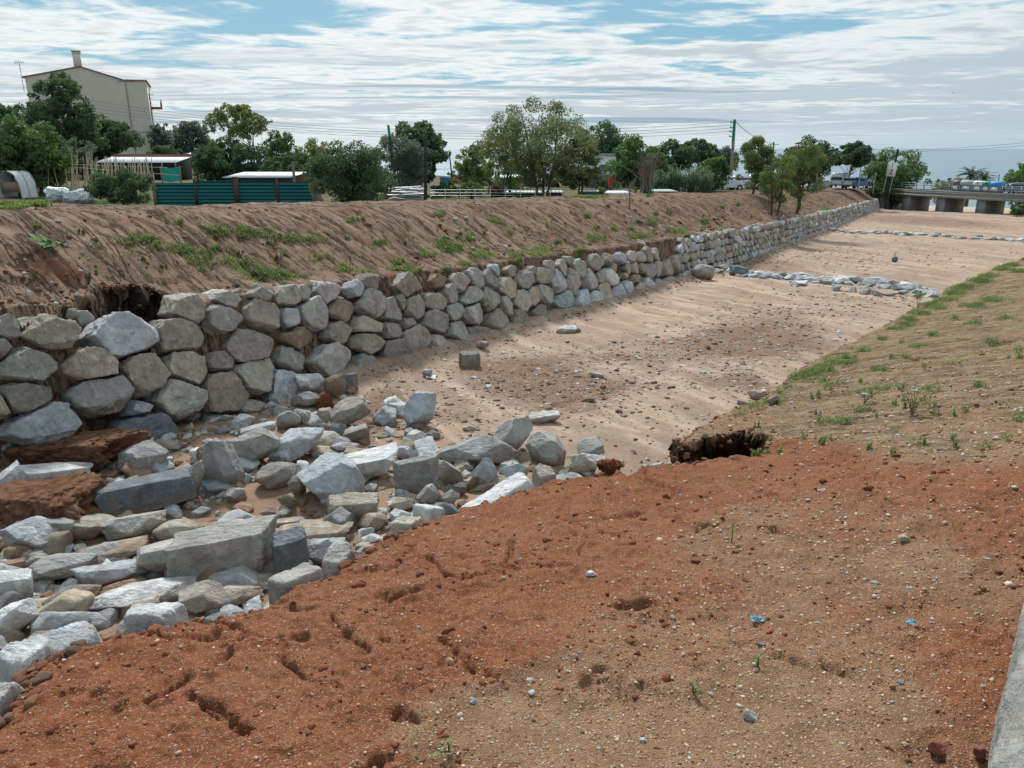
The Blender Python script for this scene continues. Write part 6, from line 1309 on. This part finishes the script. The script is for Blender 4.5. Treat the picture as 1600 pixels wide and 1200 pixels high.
for yy, xa_, xb_ in ((.05, .5, on_bridge(1489, .1)), (.05, on_bridge(1566, .1), Lb*1.35), (5.5, .5, Lb*1.35)):
    g = G()
    for x in np.arange(xa_, xb_, 1.15): g.box((x, yy, .62), (.06, .06, .95))
    for zz in (.5, .8, 1.08): g.box(((xa_+xb_)/2, yy, zz), (xb_-xa_, .045, .045))
    g.obj('railing', MAT['steel'], root)
# bins on the bridge
root_b = root
def to_b(px, py, D): q = P(px, py, D); return q
def bin_(lab, px, D, w, lid, dome, hole=False):
    xl = on_bridge(px, .85); q = np.array(root_b.location[:2]) + xl*np.array([ux, uy]) + .85*np.array([-uy, ux]); root = thing('recycling_bin', lab, 'recycling bin', (q[0], q[1], zd+.03), ang, 'recycling bins on the bridge'); g = G()
    rings = [np.array([[x*w/2*k_, y*.55*k_, z] for x, y in ((-1,-.8),(-.8,-1),(.8,-1),(1,-.8),(1,.8),(.8,1),(-.8,1),(-1,.8))]) for z, k_ in ((0, .88), (.15, .92), (.95, 1.0), (1.0, 1.03))]; g.loft(rings); g.obj('body', MAT['bin_g'], root)
    g = G(); rings = [np.array([[x*w/2*k_, y*.55*(k_ if dome else 1-(1-k_)*1.8), z] for x, y in ((-1,-.8),(-.8,-1),(.8,-1),(1,-.8),(1,.8),(.8,1),(-.8,1),(-1,.8))]) for z, k_ in ((1.0, 1.05), (1.15, 1.04), (1.38, .96 if dome else 1.0), (1.52, .80 if dome else .92), (1.58, .55 if dome else .8))]; g.loft(rings); o = g.obj('lid', MAT[lid], root, True)
    if hole: h_ = G(); h_.tube([[0, -.56, 1.28], [0, -.50, 1.30]], .15, 14); h_.obj('slot', MAT['tyre'], o)
    g = G(); g.box((0, -.555, .60), (w*.55, .02, .45)); g.obj('notice', MAT['white'], root)
    g = G()
    for s_ in (-1, 1): g.box((s_*w*.46, -.5, .5), (.06, .06, .9)); 
    g.obj('frame', MAT['steel'], root)
bin_('maroon-topped bin half hidden at the left of the row on the bridge', 1496, 108.5, 1.05, 'bin_r', True); bin_('wide grey bin with a long grey lid on the bridge', 1512, 106.2, 1.75, 'bin_lg', False); bin_('bin with a pale domed lid and round hole on the bridge', 1529, 104.6, 1.5, 'bin_w', True, True); bin_('narrow bin with a green lid on the bridge', 1542.5, 103.4, 1.1, 'bin_gr', True, True); bin_('bin with a bright blue lid at the right of the row on the bridge', 1556, 102.2, 1.65, 'bin_b', True)
# sign
def strokes(g, pts, y, w): 
    for a, b in zip(pts[:-1], pts[1:]):
        a = np.array(a); b = np.array(b); d = (b-a)/np.linalg.norm(b-a); n_ = np.array([-d[1], d[0]])*w/2; q_ = [a-n_-d*w*.3, b-n_+d*w*.3, b+n_+d*w*.3, a+n_-d*w*.3]; g.add([[p_[0], y, p_[1]] for p_ in q_] + [[p_[0], y-.012, p_[1]] for p_ in q_], [[0,1,2,3],[4,5,6,7],[0,4,5,1],[1,5,6,2],[2,6,7,3],[3,7,4,0]])
q = P(1386, 296, 110); root = thing('sign_board', 'leaning white signboard with a black figure 2 at the left end of the bridge', 'sign', (q[0], 110, q[2]-.2), R(-6)); root['kind'] = 'thing'
lean = np.array(Matrix.Rotation(R(5), 3, 'Y')); hb = 2.0
g = G(); g.box((0, 0, hb+.95), (1.25, .06, 1.9), lean); g.obj('panel', MAT['white'], root)
g = G(); 
def L2(x, z): v = lean @ np.array([x, 0, z]); return (v[0], v[2])
strokes(g, [L2(x, hb+z) for x, z in ((-.17,.72),(-.10,.88),(.06,.88),(.12,.74),(.06,.60),(-.16,.32),(.16,.32))], -.045, .09); strokes(g, [L2(x, hb+z) for x, z in ((-.02,1.8),(-.04,1.2))], -.045, .05); g.obj('figure', MAT['tyre'], root)
for x in (-.45, .42): g = G(); g.tube([lean @ np.array([x, .06, -.2]), lean @ np.array([x, .06, hb+1.8])], .045, 8); g.obj('leg', MAT['steel'], root, True)
# street lamp
q = P(1341, 294, 106); root = thing('street_lamp', 'tall grey street lamp with a bent arm beside the domed tree', 'street lamp', (q[0], 106, q[2])); t_ = P(1350, 231, 106); h = t_[2]-q[2]; dx = t_[0]-q[0]; g = G(); g.tube([[0,0,-.3],[.06*dx,0,h*.45],[.25*dx,0,h*.75],[.55*dx,0,h*.93],[dx,0,h]], [.10,.085,.07,.06,.05], 8); g.obj('column', MAT['steel'], root, True); g = G(); g.loft([np.array([[dx+.05+x*.5*k, y*.16*k, h+z] for x, y in ((-1,-1),(1,-.7),(1,.7),(-1,1))]) for z, k in ((-.05, .7), (0, 1), (.08, .8))]); g.obj('lamp_head', MAT['steel'], root); g = G(); g.box((.1, 0, h*.55), (.35, .1, .1)); g.obj('bracket', MAT['steel'], root)
q = P(1364, 300, 108); root = thing('road_sign', 'small grey road sign on a post left of the white signboard', 'road sign', (q[0], 108, q[2])); root['kind'] = 'thing'; h = P(1364, 270, 108)[2]-q[2]; g = G(); g.tube([[0,0,-.3],[0,0,h]], .035, 6); g.obj('post', MAT['steel'], root); g = G(); g.box((0, -.05, h-.25), (.38, .03, .55)); g.obj('plate', MAT['cargrey'], root)
# ---- people
def person(lab, px, base, top, D, shirt, step, seed):
    q = P(px, base, D); t_ = P(px, top, D); H = t_[2]-q[2]; root = thing('person', lab, 'person', (q[0], D, q[2]), R(10*seed), None); s = H/1.72
    J = [(0,0,.95),(0,0,1.15),(0,.0,1.38),(0,0,1.47),(0,-.01,1.56),(0,-.01,1.66), (.18,0,1.40),(.24,.02,1.14),(.25,-.08,.90),(.255,-.12,.80), (-.18,0,1.40),(-.24,.03,1.14),(-.25,-.06,.90),(-.255,-.09,.80), (.09,0,.90),(.10,-.05-step*.5,.50),(.10,step*.6,.08),(.10,step*.6-.14,.03), (-.09,0,.90),(-.10,-.04+step*.5,.50),(-.10,-step*.6,.08),(-.10,-step*.6-.14,.03)]
    Ed = [(0,1),(1,2),(2,3),(3,4),(4,5),(2,6),(6,7),(7,8),(8,9),(2,10),(10,11),(11,12),(12,13),(0,14),(14,15),(15,16),(16,17),(0,18),(18,19),(19,20),(20,21)]
    rad = [.14,.12,.15,.055,.085,.075,.06,.045,.035,.03,.06,.045,.035,.03,.09,.062,.042,.035,.09,.062,.042,.035]
    me = bpy.data.meshes.new('person_body'); me.from_pydata([tuple(c*s for c in j) for j in J], Ed, []); o = bpy.data.objects.new('body', me); COL.objects.link(o); o.parent = root; sk = o.modifiers.new('skin', 'SKIN')
    for v_, r__ in zip(me.skin_vertices[0].data if me.skin_vertices else [], rad): v_.radius = (r__*s, r__*s*.85)
    me.materials.append(MAT['skin']); o.modifiers.new('sub', 'SUBSURF').levels = 1; o.modifiers['sub'].render_levels = 2
    def sleeve(nm, chains, m_):
        g = G()
        for ch, rr_ in chains: g.tube([np.array(p_)*s for p_ in ch], np.array(rr_)*s, 10)
        g.obj(nm, MAT[m_], root, True)
    sleeve('shirt', [([(0,0,.88),(0,0,1.1),(0,0,1.32),(0,0,1.45)], [.175,.165,.19,.09]), ([(.10,0,1.41),(.20,0,1.38),(.245,.02,1.13)], [.08,.085,.06]), ([(-.10,0,1.41),(-.20,0,1.38),(-.245,.03,1.13)], [.08,.085,.06])], shirt)
    sleeve('trousers', [([(0,0,.98),(0,0,.86)], [.17,.16]), ([(.09,0,.92),(.10,-.05-step*.5,.50),(.10,step*.6,.08)], [.11,.085,.065]), ([(-.09,0,.92),(-.10,-.04+step*.5,.50),(-.10,-step*.6,.08)], [.11,.085,.065])], 'trousers')
    V, F_ = ico(2); g = G(); g.add(V*np.array([.095,.105,.085])*s + np.array([0, .02, 1.665])*s, F_); g.obj('hair', MAT['hair'], root, True)
person('person in dark clothes standing on the garden path', 285, 283, 258, 84, 'shirtd', 0., 1); person('person in a pink top walking on the garden path', 307, 280, 261, 84, 'shirtp', .2, -2); person('person in blue by the white cars near the utility pole', 1128, 299, 285, 78, 'bodyblue', .1, 3)
# ---- small things on the near bank and sand
def pebble(name, lab, px, py, wpx, hpx, c, seed, surf=nb_f, cat='stone', mat='rock'):
    q = hit(px, py+hpx*.3, surf)[0]; m_ = (q[1]*CT + (CH-q[2])*ST)/FPX; V, F_ = rockV(seed, 3, (1, .8, .6), (.1, .2, 0), 9, 20, .08); V = fitbox(V, wpx*m_, wpx*m_*.75, hpx*m_*.9); g = G(); g.add(V, F_); o = g.obj(name, MAT[mat], smooth=True, color=c); o.location = (q[0], q[1]+wpx*m_*.2, zg(q[0], q[1]+wpx*m_*.2) + hpx*m_*.22); tag(o, lab, cat); o['kind'] = 'thing'
pebble('stone', 'largest pale pebble near the bottom edge, right of centre', 1174, 1118, 26, 24, (.58,.60,.56), 1); pebble('stone', 'lone flat white pebble in the middle of the red soil', 924, 901, 18, 9, (.66,.66,.66), 2); pebble('stone', 'grey-blue pebble below a tiny tuft at the right', 1190, 1010, 14, 12, (.16,.18,.19), 3); pebble('stone', 'orange-brown round pebble beside a grey one', 1394, 1076, 13, 12, (.40,.22,.08), 4); pebble('stone', 'grey pebble beside the orange-brown one', 1406, 1072, 12, 10, (.36,.38,.42), 5)
pebble('stone', 'long cream pebble among the stones at the right', 1417, 842, 22, 10, (.55,.50,.40), 6); pebble('stone', 'pale pebble at the top of the red soil, right', 1286, 762, 14, 10, (.5,.5,.48), 7); pebble('stone', 'peach coloured sliver on the red slope', 703, 1039, 12, 16, (.62,.36,.26), 8); pebble('stone', 'small white pebble on the sandy patch left of the biggest', 1005, 1129+28, 12, 10, (.55,.55,.55), 9); pebble('stone', 'pale blue-grey pebble in the red soil at bottom centre', 740, 1096, 14, 12, (.5,.53,.55), 10)
pebble('brick_fragment', 'red brick fragment beside the kerb at the bottom right', 1466, 1175, 30, 30, (.30,.10,.07), 11, cat='brick fragment'); pebble('brick_fragment', 'second red brick fragment touching the kerb', 1530, 1182, 22, 30, (.28,.10,.07), 12, cat='brick fragment'); pebble('brick_fragment', 'thin sliver of red brick above the grey-blue pebble', 1205, 982, 16, 8, (.42,.10,.06), 13, cat='brick fragment')
def litter(lab, px, py, wpx, mat, seed, surf=nb_f):
    q = hit(px, py, surf)[0]; m_ = (q[1]*CT + (CH-q[2])*ST)/FPX; w_ = wpx*m_; rg = np.random.default_rng(seed); g = G(); n_ = 7; X_, Y_ = np.meshgrid(np.linspace(-.5, .5, n_), np.linspace(-.35, .35, n_)); Z_ = rg.uniform(0, .35, X_.shape); V = np.stack([(X_+rg.normal(size=X_.shape)*.05)*w_, (Y_+rg.normal(size=X_.shape)*.05)*w_, Z_*w_], -1).reshape(-1, 3); ii = np.arange(n_*n_).reshape(n_, n_); F_ = np.stack([ii[:-1,:-1], ii[:-1,1:], ii[1:,1:], ii[1:,:-1]], -1).reshape(-1, 4)[rg.uniform(size=(n_-1)**2) > .25]
    g.add(V, F_); o = g.obj('litter_scrap', MAT[mat], loc=(q[0], q[1], zg(q[0], q[1])+.004)); tag(o, lab, 'litter', kind='thing')
MAT['litb'] = flat('blue_plastic', (.14, .34, .45), .4, var=.3)
litter('crumpled bright blue plastic scrap on the soil at lower right', 1184, 964, 20, 'litb', 1); litter('fainter blue and white scrap to the right of the bright blue one', 1422, 976, 16, 'litb', 2); litter('white paper scrap on the sand below the wall', 674, 590, 15, 'plastic', 3, bd_f); litter('white torn sheet lying on the lower earth slab', 62, 790, 34, 'plastic', 4, bd_f)
# kerb wall at the bottom right corner
pa = np.array([P(1548, 1200, 1.40)[0], 1.40]); hk = 1.37; q1 = solve(1546, 1200, lambda X, Y: hk + 0*X)[0]; q2 = solve(1603, 945, lambda X, Y: hk + 0*X)[0]; d = (q2-q1)[:2]; d /= np.linalg.norm(d); ang_ = math.atan2(d[1], d[0])
root = thing('stone_kerb', 'rough grey masonry kerb cut by the bottom right corner', 'kerb', (q1[0], q1[1], CH-hk-.45), ang_); root['kind'] = 'thing'; g = G(); rg = np.random.default_rng(4)
nx, ny = 260, 60; X_, Y_ = np.meshgrid(np.linspace(-1.5, 3.0, nx), np.linspace(0, 1, ny)); u_ = Y_*1.25
yy = np.where(u_ < .45, .0, -(u_-.45)); zz_ = np.where(u_ < .45, u_, .45); nz = fbm2(X_*5+3, u_*6, 5, 400); n3_ = fbm2(X_*22, u_*22, 3, 401); edge_ = .035*np.exp(-((u_-.45)/.03)**2)
nz = nz*.5 + 1.2*np.minimum(fbm2(X_*9, u_*9, 4, 402), .1); yy = yy + .016*nz*(u_ < .5) + .008*n3_ - edge_*.5; zz_ = zz_ + (.018*nz + .008*n3_)*(u_ > .40) - edge_*.4 - .0*X_ + .05*vn2(X_*.9, X_*0, 9)*(u_ > .3)
V = np.stack([X_, yy, zz_ - .06*0], -1).reshape(-1, 3); ii = np.arange(nx*ny).reshape(ny, nx); g.add(V, np.stack([ii[:-1,:-1], ii[:-1,1:], ii[1:,1:], ii[1:,:-1]], -1).reshape(-1, 4)); MAT['cope'] = granite('kerb_stone'); g.obj('coping', MAT['cope'], root, True, color=(.33, .325, .30)); g = G(); g.box((.75, -.78, .0), (4.5, .3, .8)); g.obj('backing', MAT['concrete'], root)
# birds
def bird(lab, px, py, D):
    q = P(px, py, D); g = G(); V = [(0,-.25,0),(0,.28,.02),(.05,0,.05),(-.05,0,.05),(0,0,-.05),(.30,.05,.16),(.62,-.05,.05),(.28,-.10,.14),(-.30,.05,.16),(-.62,-.05,.05),(-.28,-.10,.14)]
    g.add(V, [[0,2,3],[1,3,2],[0,4,2],[0,3,4],[1,2,4],[1,4,3],[2,5,7],[5,6,7],[3,10,8],[8,10,9]]); o = g.obj('bird', MAT['dark'], loc=tuple(q)); tag(o, lab, 'bird', 'birds in the sky')
bird('tiny dark bird in the sky left of the largest tree', 588, 147, 150); bird('tiny dark bird high over the sea at the right', 1489, 145, 150)
